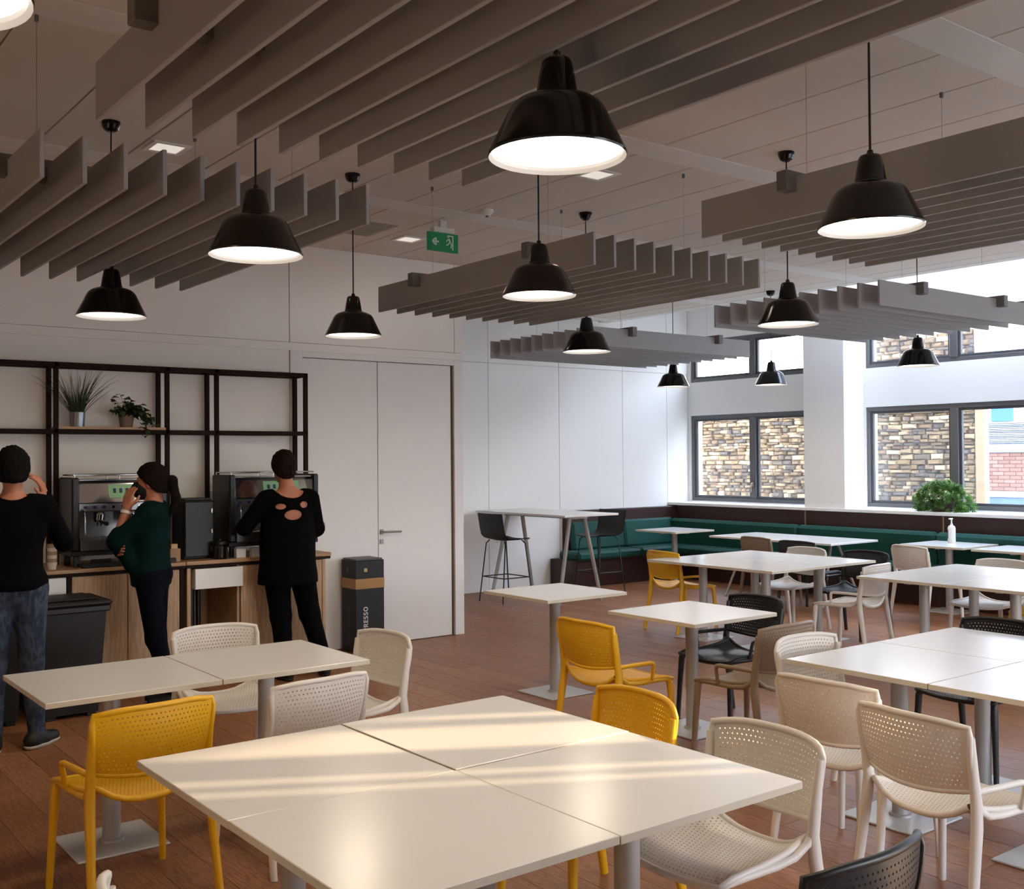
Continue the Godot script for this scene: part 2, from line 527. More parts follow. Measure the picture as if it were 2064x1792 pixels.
func build_windows() -> void:
	var n := 1
	for z in [[-11.14, -8.78], [-8.11, -5.70], [-5.05, -2.64], [-2.0, 0.42]]:
		window(n, z[0], z[1], 1.07, 2.34, true, "grey aluminium window with two sashes looking onto the stone wall")
		window(n + 1, z[0], z[1], 2.84, 3.46, false, "low grey aluminium clerestory window above the main window")
		n += 2
	for x in [[3.3, 6.2]]:
		var v := Node3D.new()
		v.name = "window_%d" % n
		n += 1
		add_child(v)
		v.position = V(x[0], 0.8, ZS + 0.08)
		tag(v, "wide window in the wall behind the photographer, mirrored in the espresso machines", "window", "", "structure")
		var ff := MB.new()
		ff.rbox(V(0, 0, 0), V(2.9, 0.05, 0.06), 0.004)
		ff.rbox(V(0, 1.45, 0), V(2.9, 1.5, 0.06), 0.004)
		for k in 3:
			ff.rbox(V(k * 1.425, 0.05, 0), V(k * 1.425 + 0.05, 1.45, 0.06), 0.004)
		put("frame", ff, M.alu, v)
		for k in 2:
			put("pane", sbox(V(k * 1.425 + 0.05, 0.05, 0.03), V((k + 1) * 1.425, 1.45, 0.036)), M.glass, v)
	# unseen glazing behind the photographer, with blinds added to shape the sun streaks
	var w := Node3D.new()
	w.name = "window_%d" % n
	add_child(w)
	w.position = V(6.9, 0.1, ZS + 0.08)
	tag(w, "unseen tall glazed opening behind the photographer with an added blind limiting the sun", "window", "", "structure")
	var fr := MB.new()
	fr.rbox(V(0, 0, 0), V(1.42, 0.05, 0.06), 0.004)
	fr.rbox(V(0, 2.15, 0), V(1.42, 2.2, 0.06), 0.004)
	for x in [0.0, 1.37]:
		fr.rbox(V(x, 0.05, 0), V(x + 0.05, 2.15, 0.06), 0.004)
	put("frame", fr, M.alu, w)
	put("pane", sbox(V(0.05, 0.05, 0.03), V(1.37, 2.15, 0.036)), M.glass, w)
	var w2 := Node3D.new()
	w2.name = "window_%d" % (n + 1)
	add_child(w2)
	w2.position = V(8.42, 1.8, ZS + 0.08)
	tag(w2, "unseen high strip window behind the photographer sized to let in the sun streaks", "window", "", "structure")
	var f2 := MB.new()
	f2.rbox(V(0, 0, 0), V(2.28, 0.03, 0.06), 0.004)
	f2.rbox(V(0, 0.47, 0), V(2.28, 0.5, 0.06), 0.004)
	for x in [0.0, 2.25]:
		f2.rbox(V(x, 0.03, 0), V(x + 0.03, 0.47, 0.06), 0.004)
	put("frame", f2, M.alu, w2)
	put("pane", sbox(V(0.03, 0.03, 0.03), V(2.25, 0.47, 0.036)), M.glass, w2)
	var bl := thing("added_slat_blind", "unseen white slat blind added to cut the sun into streaks", "blind", V(8.4, 1.78, ZS + 0.03))  # added out of view; slat gaps laid out for the sun streaks
	put("head_rail", rbx(V(0, 0.50, -0.02), V(2.3, 0.54, 0.02), 0.003), M.white_lacquer, bl)
	for s in [[0.0, 0.14], [0.20, 0.37], [0.44, 0.68], [0.68, 0.94], [1.54, 1.76], [1.88, 2.26]]:
		put("slat", sbox(V(s[0], 0, -0.002), V(s[1], 0.50, 0.002)), M.white_lacquer, bl)
	var rb := thing("added_roller_blind", "unseen white roller blind added to hold the sun off the tabletops", "blind", V(6.88, 1.5, ZS + 0.03))  # added out of view to limit how high the sun enters
	put("roller", rbx(V(0, 0.74, -0.03), V(1.46, 0.80, 0.03), 0.01), M.white_lacquer, rb)
	put("cloth", sbox(V(0.01, 0, -0.001), V(1.45, 0.74, 0.001)), M.white_lacquer, rb)
	put("bottom_bar", rbx(V(0.01, -0.02, -0.008), V(1.45, 0.0, 0.008), 0.003), M.white_lacquer, rb)
	# white sill along the windows
	var sl := MB.new()
	sl.rbox(V(11.50, 1.015, ZR), V(XW + 0.02, 1.055, ZS), 0.004)
	struct("trim_1", sl, M.wall_white)

# ---------------------------------------------------------------- outside
func stone(seed_: int) -> ArrayMesh:
	var r := RandomNumberGenerator.new()
	r.seed = seed_
	var b := MB.new()
	var k := 0.5
	var p := []
	for s in [[-1, -1, -1], [1, -1, -1], [1, -1, 1], [-1, -1, 1], [-1, 1, -1], [1, 1, -1], [1, 1, 1], [-1, 1, 1]]:
		p.append(V(s[0] * k * r.randf_range(0.86, 1.0), s[1] * k * r.randf_range(0.80, 1.0), s[2] * k * r.randf_range(0.86, 1.0)))
	# front (towards -X) pulled in to a broken face with a raised middle
	var o := Vector3.ZERO
	var f := [p[0], p[3], p[7], p[4]]
	var inner := []
	for q in f:
		inner.append(V(-k - r.randf_range(0.05, 0.3), q.y * r.randf_range(0.45, 0.75), q.z * r.randf_range(0.5, 0.8)))
	for i in 4:
		b.quad_o(f[i], f[(i + 1) % 4], inner[(i + 1) % 4], inner[i], o)
	b.quad_o(inner[0], inner[1], inner[2], inner[3], o)
	for g in [[0, 1, 2, 3], [4, 5, 6, 7], [0, 1, 5, 4], [2, 3, 7, 6]]:
		b.quad_o(p[g[0]], p[g[1]], p[g[2]], p[g[3]], o)
	return b.done()

func build_outside() -> void:
	var ground := sbox(V(XW + 0.25, -0.3, -40), V(80, 0.0, 40))
	ground.box(V(-40, -0.3, ZS + 0.2), V(XW + 0.25, 0.0, 40))
	struct("ground_outside", ground, mat(Color(0.72, 0.72, 0.68), 0.95))
	# dry stone wall facing the windows
	var xs := 14.3
	var wall := thing("stone_wall", "dry stone retaining wall outside the windows", "stone wall", V(xs, 0, -7.9))
	var back := MB.new()
	back.box(V(0.05, 0, -9.5), V(0.3, 3.0, -2.25))
	back.box(V(0.05, 0, -2.25), V(0.3, 3.5, -0.02))
	put("core", back, mat(Color(0.56, 0.48, 0.38), 0.95), wall)
	var shapes := []
	for i in 7:
		shapes.append(stone(70 + i))
	var mats := []
	var pit := noise_tex(0.08, 9, [Color(0.72, 0.70, 0.68), Color(1, 1, 1)], 256, 4)
	for c in [Color(0.60, 0.50, 0.37), Color(0.53, 0.45, 0.35), Color(0.66, 0.57, 0.44), Color(0.48, 0.43, 0.37), Color(0.74, 0.65, 0.51), Color(0.57, 0.48, 0.38), Color(0.44, 0.40, 0.37), Color(0.80, 0.73, 0.60)]:
		mats.append(grain(mat(c, 0.95, 0, 0.2), pit, V(2, 2, 2)))
	var r := RandomNumberGenerator.new()
	r.seed = 404
	var list := []
	var y := 0.0
	while y < 3.5:
		var hh := r.randf_range(0.035, 0.085)
		var z := -9.5
		while z < 0.0:
			var ww := r.randf_range(0.06, 0.26)
			var z1 := minf(z + ww, 0.0)
			if y + hh < (3.02 if z < -2.25 else 3.5):
				var zc := (z + z1) / 2.0
				var yc := y + hh / 2.0
				# part of the wall that the two windows show
				var wz := zc - 7.9
				var shown := yc > 1.0 and yc < 2.4 and ((wz > -13.3 and wz < -10.8) or (wz > -9.8 and wz < -7.7))
				list.append([zc, yc, z1 - z, hh, ww * hh if shown else 0.0])
			z = z1
		y += hh
	list.sort_custom(func(a, b): return a[4] > b[4])
	var st := []
	for i in mats.size():
		st.append(SurfaceTool.new())
		st[i].begin(Mesh.PRIMITIVE_TRIANGLES)
	for i in list.size():
		var s: Array = list[i]
		var k := r.randi_range(0, 9)
		k = k if k < 8 else r.randi_range(0, 5)
		var deep := r.randf_range(0.10, 0.2)
		var t := Transform3D(Basis.from_euler(V(r.randf_range(-0.05, 0.05), r.randf_range(-0.1, 0.1), r.randf_range(-0.1, 0.1))) * Basis.from_scale(V(deep, s[3] * 1.02, s[2] * 1.0)), V(r.randf_range(-0.02, 0.05), s[1], s[0]))
		var sh: ArrayMesh = shapes[r.randi_range(0, 6)]
		if i < 298:
			var o := put("stone", sh, mats[k], wall)
			o.transform = t
		else:
			st[k].append_from(sh, 0, t)
	for i in mats.size():
		var o := put("stones", st[i].commit(), mats[i], wall)
		tag(o, "", "", "", "stuff")
	# timber post at the end of the stone wall
	var post := thing("timber_post", "pale timber post at the end of the stone wall", "post", V(14.25, 0, -7.82))
	put("shaft", rbx(V(-0.06, 0, -0.07), V(0.06, 3.9, 0.07), 0.008), mat(Color(0.60, 0.51, 0.39), 0.8), post)
	put("cap", rbx(V(-0.08, 3.9, -0.09), V(0.08, 3.94, 0.09), 0.008), mat(Color(0.60, 0.52, 0.42), 0.8), post)
	# neighbouring building, lengthened and raised to keep low sun off the window wall
	var bx := 19.0
	var nb := thing("neighbouring_building", "neighbouring building with brick base and white cladding above", "building", V(bx, 0, -3.0))
	var z0 := -9.0
	var z1 := 8.2
	put("plinth", rbx(V(-0.06, 0, z0), V(6, 0.95, z1), 0.01), mat(Color(0.33, 0.42, 0.56), 0.8), nb)
	put("ledge", rbx(V(-0.10, 0.95, z0), V(6, 1.05, z1), 0.01), mat(Color(0.88, 0.88, 0.88), 0.7), nb)
	put("brick_wall", sbox(V(0.02, 1.05, z0), V(6, 1.76, z1)), mat(Color(0.50, 0.42, 0.37), 0.9), nb)
	var bm := [mat(Color(0.50, 0.35, 0.29), 0.9), mat(Color(0.54, 0.39, 0.33), 0.9), mat(Color(0.46, 0.32, 0.27), 0.9)]
	var brick := rbx(V(0, 0.004, 0.004), V(0.03, 0.066, 0.216), 0.004).done()
	for row in 10:
		var zz := z0 + (0.11 if row % 2 else 0.0)
		for q in 20:
			var o := put("brick", brick, bm[rng.randi_range(0, 2)], nb)
			o.position = V(0.0, 1.06 + row * 0.07, zz + q * 0.22)
	put("band", rbx(V(-0.05, 1.76, z0), V(6, 1.91, z1), 0.01), mat(Color(0.52, 0.60, 0.72), 0.7), nb)
	put("cladding", sbox(V(0.05, 1.91, z0), V(6, 5.6, z1)), mat(Color(0.93, 0.94, 0.96), 0.6), nb)
	put("blue_panel", rbx(V(0.0, 2.33, 1.75 + z0), V(0.06, 2.95, 2.15 + z0), 0.005), mat(Color(0.18, 0.38, 0.70), 0.5), nb)
	for k in 12:
		put("louvre", rbx(V(-0.02, 1.93 + k * 0.033, z0), V(0.05, 1.95 + k * 0.033, z0 + 6.0), 0.003), mat(Color(0.58, 0.60, 0.64) if k % 3 else Color(0.40, 0.42, 0.46), 0.7), nb)

# ---------------------------------------------------------------- bench under the windows
func cushion(lo: Vector3, hi: Vector3, r := 0.03) -> MB:
	var b := MB.new()
	b.rbox(lo, hi, r)
	return b

func build_bench() -> void:
	var b := thing("corner_bench", "long green upholstered corner bench with dark red wood base", "bench", V(11.5, 0, ZR))
	# wooden base
	put("base", rbx(V(-0.32, 0, 0.5), V(0.02, 0.36, 8.7), 0.004), M.redwood, b)
	put("base", rbx(V(-2.28, 0, 0.02), V(0.02, 0.36, 0.5), 0.004), M.redwood, b)
	# wooden back panels, with pale strips between
	var zs := [0.15, 2.46, 4.4, 6.35, 8.7]
	for i in 4:
		put("back_panel", rbx(V(0.022, 0.0, zs[i] + 0.004), V(0.06, 1.013, zs[i + 1] - 0.012), 0.003), M.redwood, b)
		put("strip", rbx(V(0.015, 0.80, zs[i + 1] - 0.010), V(0.058, 1.012, zs[i + 1] + 0.002), 0.001), M.seam, b)
	put("back_panel", rbx(V(-2.05, 0.36, 0.005), V(0.03, 1.0, 0.14), 0.004), M.redwood, b)
	# window side cushions
	for i in 4:
		var a: float = zs[i] + (0.45 if i == 0 else 0.006)
		put("seat_cushion", cushion(V(-0.48, 0.36, a), V(0.02, 0.47, zs[i + 1] - 0.006)), M.green, b)
		var bc := MB.new()
		var t := Transform3D(Basis(V(0, 0, 1), 0.13), V(-0.03, 0.455, 0))
		bc.rbox(V(-0.10, 0, a - (0.40 if i == 0 else 0.0)), V(0.02, 0.385, zs[i + 1] - 0.006), 0.03, t)
		put("back_cushion", bc, M.green, b)
	# rear wall side cushions
	var xs := [-2.25, -1.1, 0.0]
	for i in 2:
		put("seat_cushion", cushion(V(xs[i] + 0.006, 0.36, 0.14), V(xs[i + 1] - 0.006 if i == 0 else 0.0, 0.47, 0.58)), M.green, b)
		var bc := MB.new()
		var t := Transform3D(Basis(V(1, 0, 0), -0.13), V(0, 0.455, 0.155))
		bc.rbox(V(xs[i] + 0.2 if i == 0 else xs[i] + 0.006, 0, 0.0), V(xs[i + 1] - 0.006 if i == 0 else -0.10, 0.385, 0.11), 0.03, t)
		put("back_cushion", bc, M.green, b)

# ---------------------------------------------------------------- tables
var table_parts := {}

func cafe_table(x: float, z: float, label: String, group: String, called := "cafe_table", top := 0.742, tilt := 0.0) -> Node3D:
	var t := thing(called, label, "table", V(x, 0, z), 0.0, group)
	if table_parts.is_empty():
		var tt := MB.new()
		tt.rbox(V(-0.3725, -0.003, -0.3725), V(0.3725, 0.0, 0.3725), 0.001)
		table_parts.top = rbx(V(-0.3725, -0.024, -0.3725), V(0.3725, 0.0, 0.3725), 0.0015).done()
		table_parts.edge = _edge_band(0.3735, -0.0225, -0.0015)
		var c := MB.new()
		c.lathe([Vector2(0.0, 0.008), Vector2(0.055, 0.008), Vector2(0.052, 0.02), Vector2(0.04, 0.022), Vector2(0.04, 0.70), Vector2(0.0, 0.70)], 28)
		table_parts.column = c.done()
		table_parts.plate = rbx(V(-0.2, 0.0, -0.2), V(0.2, 0.010, 0.2), 0.003).done()
		var s := MB.new()
		s.rbox(V(-0.25, -0.046, -0.025), V(0.25, -0.024, 0.025), 0.003)
		s.rbox(V(-0.025, -0.046, -0.25), V(0.025, -0.024, 0.25), 0.003)
		table_parts.bracket = s.done()
	var o := put("tabletop", table_parts.top, M.laminate, t)
	o.position.y = top
	var e := put("edge_band", table_parts.edge, M.edge, o)
	e.position = Vector3.ZERO
	var br := put("bracket", table_parts.bracket, M.column, t)
	br.position.y = top
	put("column", table_parts.column, M.column, t)
	put("base_plate", table_parts.plate, M.plate, t)
	return t

func _edge_band(h: float, y0: float, y1: float) -> ArrayMesh:
	var b := MB.new()
	var k := h - 0.003
	b.box(V(-h, y0, -h), V(-k, y1, h))
	b.box(V(k, y0, -h), V(h, y1, h))
	b.box(V(-k, y0, -h), V(k, y1, -k))
	b.box(V(-k, y0, k), V(k, y1, h))
	return b.done()

func build_tables() -> void:
	var p := 0.376
	# block of four with the sun across it
	for q in [[-1, -1, 0.742, "at the corner behind the yellow armchair"], [1, -1, 0.7445, "with a yellow chair pushed up to it"], [-1, 1, 0.744, "with the lone white chair pushed up to it"], [1, 1, 0.742, "with a white and a black chair pushed up"]]:
		cafe_table(1.905 + q[0] * p, -2.785 + q[1] * p, "white café table of the sunlit block, " + q[3], "tables of the sunlit block of four", "cafe_table", q[2])
	for s in [-1, 1]:
		cafe_table(1.885 + s * p, -4.965, "white café table of the pair before the counter, " + ("with the yellow armchair" if s < 0 else "with a white chair at its end"), "pair of tables before the coffee counter")
	cafe_table(5.035, -6.06, "white square café table standing alone with no chair drawn up", "")
	cafe_table(5.02, -4.69, "white square café table standing alone between a yellow, a taupe and a black chair", "")
	for q in [[-1, -1, "at the corner between two"], [1, -1, "with a black chair tucked in"], [-1, 1, "with a white armchair"], [1, 1, "at the corner without a chair"]]:
		cafe_table(4.945 + q[0] * p, -2.56 + q[1] * p, "white café table of the block ringed by white chairs, " + q[2], "tables of the block ringed by white chairs")
	for q in [[-1, -1, "at the yellow armchair's corner"], [1, -1, "at the white side chair"], [-1, 1, "next to a white armchair"], [1, 1, "at the black armchair"]]:
		cafe_table(8.03 + q[0] * p, -6.62 + q[1] * p, "white café table of the block before the high table, " + q[2], "tables of the block with a yellow chair at its corner")
	for q in [[-1, -1, "next to a white armchair"], [1, -1, "with a white chair tucked in"], [-1, 1, "at the corner without a chair"], [1, 1, "over the yellow armchair"]]:
		cafe_table(8.27 + q[0] * p, -4.46 + q[1] * p, "white café table of the block hiding a yellow armchair, " + q[2], "tables of the block hiding a yellow chair")
	cafe_table(10.55, -10.15, "white square café table in the corner of the green bench", "")
	cafe_table(10.98, -6.42, "white square café table at the green bench with a pump bottle on it", "")
	cafe_table(10.92, -5.55, "white square café table at the green bench next to the one with a bottle", "")
	# long table on slanted trestles at the bench
	var t := thing("trestle_table", "long white table on slanted trestle legs at the green bench", "table", V(10.52, 0, -8.2))
	put("tabletop", rbx(V(-0.45, 0.716, -0.9), V(0.45, 0.74, 0.9), 0.003), M.laminate, t)
	for s in [-1, 1]:
		for k in [-1, 1]:
			var lg := MB.new()
			lg.tube([V(k * 0.06, 0.71, s * 0.62), V(k * 0.36, 0.0, s * 0.72)], 0.016, 8)
			put("leg", lg, M.column, t)
		put("stretcher", rbx(V(-0.16, 0.46, s * 0.655 - 0.01), V(0.16, 0.48, s * 0.655 + 0.01), 0.003), M.column, t)
	# high table with A-frames
	var h := thing("bar_table", "high white bar table on slanted grey legs by the rear wall", "table", V(8.36, 0, -10.24))
	put("tabletop", rbx(V(-0.42, 1.035, -0.88), V(0.42, 1.06, 0.88), 0.003), M.laminate, h)
	for s in [-1, 1]:
		for k in [-1, 1]:
			var lg := MB.new()
			lg.tube([V(k * 0.11, 1.03, s * 0.60), V(k * 0.33, 0.0, s * 0.66)], [0.034, 0.026], 4, true, 1.0, V(0.7, 0, 0.7))
			put("leg", lg, M.column, h)
		put("cross_bar", rbx(V(-0.15, 0.995, s * 0.60 - 0.03), V(0.15, 1.035, s * 0.60 + 0.03), 0.003), M.column, h)
	put("beam", rbx(V(-0.02, 0.99, -0.6), V(0.02, 1.03, 0.6), 0.003), M.column, h)
	bar_stool(V(7.78, 0, -10.28), PI / 2, "black bar stool with thin wire legs on the coffee wall side of the high table")
	bar_stool(V(9.02, 0, -9.98), -PI / 2, "black bar stool on the green bench side of the high table")

func bar_stool(at: Vector3, turn: float, label: String) -> void:
	var s := thing("bar_stool", label, "stool", at, turn, "bar stools at the high table")
	# one curved shell: seat and low back
	var b := MB.new()
	var prof := [V(0, 0.745, 0.21), V(0, 0.755, 0.17), V(0, 0.745, 0.05), V(0, 0.745, -0.08), V(0, 0.76, -0.15), V(0, 0.80, -0.195), V(0, 0.87, -0.215), V(0, 0.98, -0.235), V(0, 1.065, -0.25)]
	var n := prof.size()
	b.sg(1)
	for side in [0, 1]:
		for i in n - 1:
			for k in 8:
				var pts := []
				for c in [[i, k], [i, k + 1], [i + 1, k + 1], [i + 1, k]]:
					var q: Vector3 = prof[c[0]]
					var u: float = (c[1] - 4) / 4.0
					var wdt := 0.24 if c[0] > 0 else 0.21
					var lift := 0.018 * u * u
					var nrm := V(0, 1, 0.15) if c[0] < 4 else (V(0, 0.7, 0.7) if c[0] < 6 else V(0, 0.1, 1))
					var pp := q + V(u * wdt, 0, 0) + nrm.normalized() * (lift - (0.010 if side else 0.0))
					pts.append(pp)
				if side == 0:
					b.quad(pts[3], pts[2], pts[1], pts[0])
				else:
					b.quad(pts[0], pts[1], pts[2], pts[3])
	put("shell", b, M.black_soft, s)
	for k in [-1, 1]:
		for z in [-1, 1]:
			var lg := MB.new()
			lg.tube([V(k * 0.15, 0.74, z * 0.13), V(k * 0.19, 0.70, z * 0.15), V(k * 0.235, 0.0, z * 0.225)], 0.008, 6)
			put("leg", lg, M.black, s)
	var ring := MB.new()
	var c := 0.213
	var d := 0.188
	ring.tube([V(-c, 0.30, -d), V(c, 0.30, -d)], 0.007, 6)
	ring.tube([V(-c, 0.30, d), V(c, 0.30, d)], 0.007, 6)
	ring.tube([V(-c, 0.30, -d), V(-c, 0.30, d)], 0.007, 6)
	ring.tube([V(c, 0.30, -d), V(c, 0.30, d)], 0.007, 6)
	put("footrest", ring, M.black, s)

# ---------------------------------------------------------------- perforated plastic chairs (front = +Z)
var chair_parts := {}

func back_pt(u: float, v: float) -> Vector3:
	# u -1..1 across, v 0..1 up; bowed to the rear, leaning back
	var hw := lerpf(0.222, 0.238, v)
	var y := lerpf(0.548, 0.788, v)
	y -= (1.0 - v) * 0.022 * (1.0 - u * u)      # lower edge dips in the middle
	y -= v * 0.022 * pow(absf(u), 4.0)
	var z := lerpf(-0.228, -0.270, v) - 0.055 * (1.0 - u * u) - 0.012 * sin(v * PI)
	return V(u * hw, y, z + 0.012)

func seat_pt(u: float, v: float) -> Vector3:
	# v 0 = rear, 1 = front
	var hw := lerpf(0.205, 0.225, v)
	var z := lerpf(-0.215 , 0.235 - 0.02 * u * u, v) - (1.0 - v) * 0.02 * (1.0 - u * u)
	var y := 0.437 + 0.014 * u * u - 0.018 * pow(maxf(0.0, v - 0.8) / 0.2, 2.0)
	y += 0.05 * pow(absf(u), 3.0) * pow(1.0 - v, 3.0) - 0.012 * (1.0 - v)
	return V(u * hw, y, z)

func perforated(f: Callable, nu: int, nv: int, thick: float, margin: int) -> ArrayMesh:
	var b := MB.new()
	b.sg(-1)
	var off := func(u: float, v: float, s: float) -> Vector3:
		var p: Vector3 = f.call(u, v)
		var e := 0.01
		var du: Vector3 = f.call(u + e, v) - f.call(u - e, v)
		var dv: Vector3 = f.call(u, v + e) - f.call(u, v - e)
		return p + du.cross(dv).normalized() * thick * 0.5 * s
	for j in nv:
		var sh: float = 0.5 if j % 2 else 0.0
		for i in range(-1, nu + 1):
			var ua := clampf((i + sh) / nu, 0.0, 1.0)
			var ub := clampf((i + 1 + sh) / nu, 0.0, 1.0)
			if ub - ua < 1e-4:
				continue
			var u0 := ua * 2.0 - 1.0
			var u1 := ub * 2.0 - 1.0
			var v0 := float(j) / nv
			var v1 := float(j + 1) / nv
			var hole := j >= margin and j < nv - margin and i >= margin and i < nu - margin and ub - ua > 0.9 / nu
			var um := (u0 + u1) / 2.0
			var vm := (v0 + v1) / 2.0
			var rings := []
			for s in [1.0, -1.0]:
				var c := [off.call(u0, v0, s), off.call(u1, v0, s), off.call(u1, v1, s), off.call(u0, v1, s)]
				if not hole:
					if s > 0:
						b.quad(c[0], c[1], c[2], c[3])
					else:
						b.quad(c[3], c[2], c[1], c[0])
					continue
				var hu := (u1 - u0) * 0.20
				var hv := (v1 - v0) * 0.22
				var d := [off.call(um, vm - hv, s), off.call(um + hu, vm, s), off.call(um, vm + hv, s), off.call(um - hu, vm, s)]
				rings.append(d)
				for k in 4:
					var k2 := (k + 1) % 4
					var kp := (k + 3) % 4
					if s > 0:
						b.tri(c[k], c[k2], d[k])
						b.tri(c[k], d[k], d[kp])
					else:
						b.tri(c[k2], c[k], d[k])
						b.tri(d[k], c[k], d[kp])
			if hole:
				for k in 4:
					var k2 := (k + 1) % 4
					b.quad(rings[0][k2], rings[0][k], rings[1][k], rings[1][k2])
	return b.done()

func make_chair_parts() -> void:
	chair_parts.back = perforated(back_pt, 27, 14, 0.006, 1)
	chair_parts.seat = perforated(seat_pt, 27, 25, 0.007, 1)
	# rim of the back: round the edge of the panel
	var rim := MB.new()
	var pts := []
	for i in 13:
		pts.append(back_pt(-1.0 + i / 6.0, 1.0) + V(0, 0.002, 0))
	var loop := [back_pt(-1, 0.0)]
	for i in 5:
		loop.append(back_pt(-1, 0.2 * i + 0.1) + V(-0.004, 0, 0))
	loop.append(V(-0.232, 0.774, -0.254))
	for i in range(1, 12):
		loop.append(pts[i])
	loop.append(V(0.232, 0.774, -0.254))
	for i in 5:
		loop.append(back_pt(1, 0.9 - 0.2 * i) + V(0.004, 0, 0))
	loop.append(back_pt(1, 0.0))
	rim.tube(loop, 0.0115, 8, true, 1.0, V(0, 0, 1))
	var low := []
	for i in 13:
		low.append(back_pt(-1.0 + i / 6.0, 0.0))
	rim.tube(low, 0.010, 8, true, 1.0, V(0, 0, 1))
	chair_parts.rim = rim.done()
	var sr := MB.new()
	var ring := []
	for i in 9:
		ring.append(seat_pt(-1, i / 8.0))
	for i in range(1, 9):
		ring.append(seat_pt(-1 + i / 4.0, 1.0))
	for i in range(1, 9):
		ring.append(seat_pt(1, 1.0 - i / 8.0))
	for i in range(1, 9):
		ring.append(seat_pt(1 - i / 4.0, 0.0))
	sr.tube(ring, 0.012, 8, false)
	chair_parts.seat_rim = sr.done()
	for s in [-1, 1]:
		var k := "L" if s < 0 else "R"
		var rl := MB.new()
		rl.tube([V(s * 0.252, 0.0, -0.292), V(s * 0.244, 0.22, -0.252), V(s * 0.236, 0.42, -0.220), V(s * 0.232, 0.50, -0.214), V(s * 0.234, 0.62, -0.232), V(s * 0.238, 0.74, -0.248)],
			[0.0145, 0.017, 0.020, 0.019, 0.016, 0.012], 10, true, 1.25, V(1, 0, 0))
		chair_parts["rear" + k] = rl.done()
		var fl := MB.new()
		fl.tube([V(s * 0.238, 0.0, 0.225), V(s * 0.228, 0.22, 0.214), V(s * 0.219, 0.40, 0.204), V(s * 0.214, 0.438, 0.195)], [0.0135, 0.0155, 0.0185, 0.017], 10, true, 1.2, V(1, 0, 0))
		chair_parts["front" + k] = fl.done()
		# rail that runs from the rear leg down along the seat
		var ra := MB.new()
		ra.tube([V(s * 0.233, 0.515, -0.214), V(s * 0.228, 0.478, -0.190), V(s * 0.222, 0.446, -0.135), V(s * 0.220, 0.436, -0.05), V(s * 0.221, 0.437, 0.10), V(s * 0.218, 0.434, 0.205)], [0.012, 0.014, 0.0145, 0.014, 0.014, 0.014], 8)
		chair_parts["rail" + k] = ra.done()
		var ar := MB.new()
		ar.tube([V(s * 0.236, 0.548, -0.214), V(s * 0.246, 0.550, -0.12), V(s * 0.252, 0.549, 0.015), V(s * 0.252, 0.545, 0.032), V(s * 0.250, 0.53, 0.040), V(s * 0.232, 0.445, 0.045)], [0.012, 0.0125, 0.012, 0.012, 0.0115, 0.011], 8)
		chair_parts["arm" + k] = ar.done()

func chair(x: float, z: float, deg: float, colour: String, arms: bool, label: String, group := "") -> void:
	if chair_parts.is_empty():
		make_chair_parts()
	var names := {"yellow": M.yellow, "white": M.white, "taupe": M.taupe, "black": M.ink}
	var m: Material = names[colour]
	var c := thing("armchair" if arms else "side_chair", label, "chair", V(x, 0, z), deg_to_rad(deg), group)
	var bk := put("backrest", chair_parts.back, m, c)
	put("rim", chair_parts.rim, m, bk)
	var se := put("seat", chair_parts.seat, m, c)
	put("rim", chair_parts.seat_rim, m, se)
	for k in ["L", "R"]:
		put("leg", chair_parts["rear" + k], m, c)
		put("leg", chair_parts["front" + k], m, c)
		put("seat_rail", chair_parts["rail" + k], m, c)
		if arms:
			put("armrest", chair_parts["arm" + k], m, c)

func build_chairs() -> void:
	chair(1.40, -4.38, 184, "yellow", true, "yellow perforated armchair with its back turned to the sunlit tables")
	chair(2.31, -5.52, -4, "white", false, "white perforated chair between the table pair and the coffee counter")
	chair(2.11, -4.40, 186, "white", false, "white perforated chair beside the yellow armchair, at the table pair")
	chair(2.68, -4.95, -86, "white", false, "white perforated chair at the end of the table pair, near the door")
	chair(4.32, -4.62, 90, "yellow", true, "yellow armchair at the single table opposite a black chair")
	chair(2.69, -3.08, -95, "yellow", false, "yellow perforated chair at the sunlit tables, next to a white one")
	chair(2.65, -2.39, -91, "white", false, "white perforated chair at the sunlit tables, next to a yellow one")
	chair(2.20, -1.77, 181, "black", false, "black perforated chair pushed up to the sunlit tables")
	chair(3.78, -2.19, 84, "white", true, "white perforated armchair with its back to the sunlit tables")
	chair(4.01, -2.77, 93, "white", false, "white perforated chair next to the white armchair, facing the windows")
	chair(4.55, -3.20, -1, "white", false, "white perforated chair back to back with the taupe armchair")
	chair(4.83, -4.06, 181, "taupe", true, "taupe armchair at the single table beside a black chair")
	chair(5.35, -4.68, -94, "black", true, "black armchair at the single table opposite the yellow armchair")
	chair(7.88, -7.47, 84, "yellow", true, "yellow armchair at the corner of a table block near the high table")
	chair(8.02, -5.63, 187, "white", true, "white armchair between two blocks of four tables")
	chair(10.02, -8.08, 83, "taupe", false, "taupe chair at the long trestle table by the bench")
	chair(9.88, -7.42, 90, "black", false, "black chair at the long trestle table, next to the taupe chair")
	chair(8.70, -6.80, -93, "white", false, "white chair on the bench side of a table block, next to a black chair")
	chair(8.78, -6.14, -88, "black", true, "black armchair on the bench side of a table block, next to a white chair")
	chair(10.20, -6.20, 77, "white", false, "white chair facing the bench table with the pump bottle")
	chair(8.90, -4.85, -90, "white", false, "white chair next to a tucked-in yellow armchair, backing onto the bench")
	chair(8.78, -4.26, -90, "yellow", true, "yellow armchair tucked fully under a table block")
	chair(5.56, -3.10, -92, "black", false, "black chair opposite the white chairs at their table block")
	chair(1.01, -2.29, 90, "white", false, "white perforated chair alone on its side of the sunlit tables")

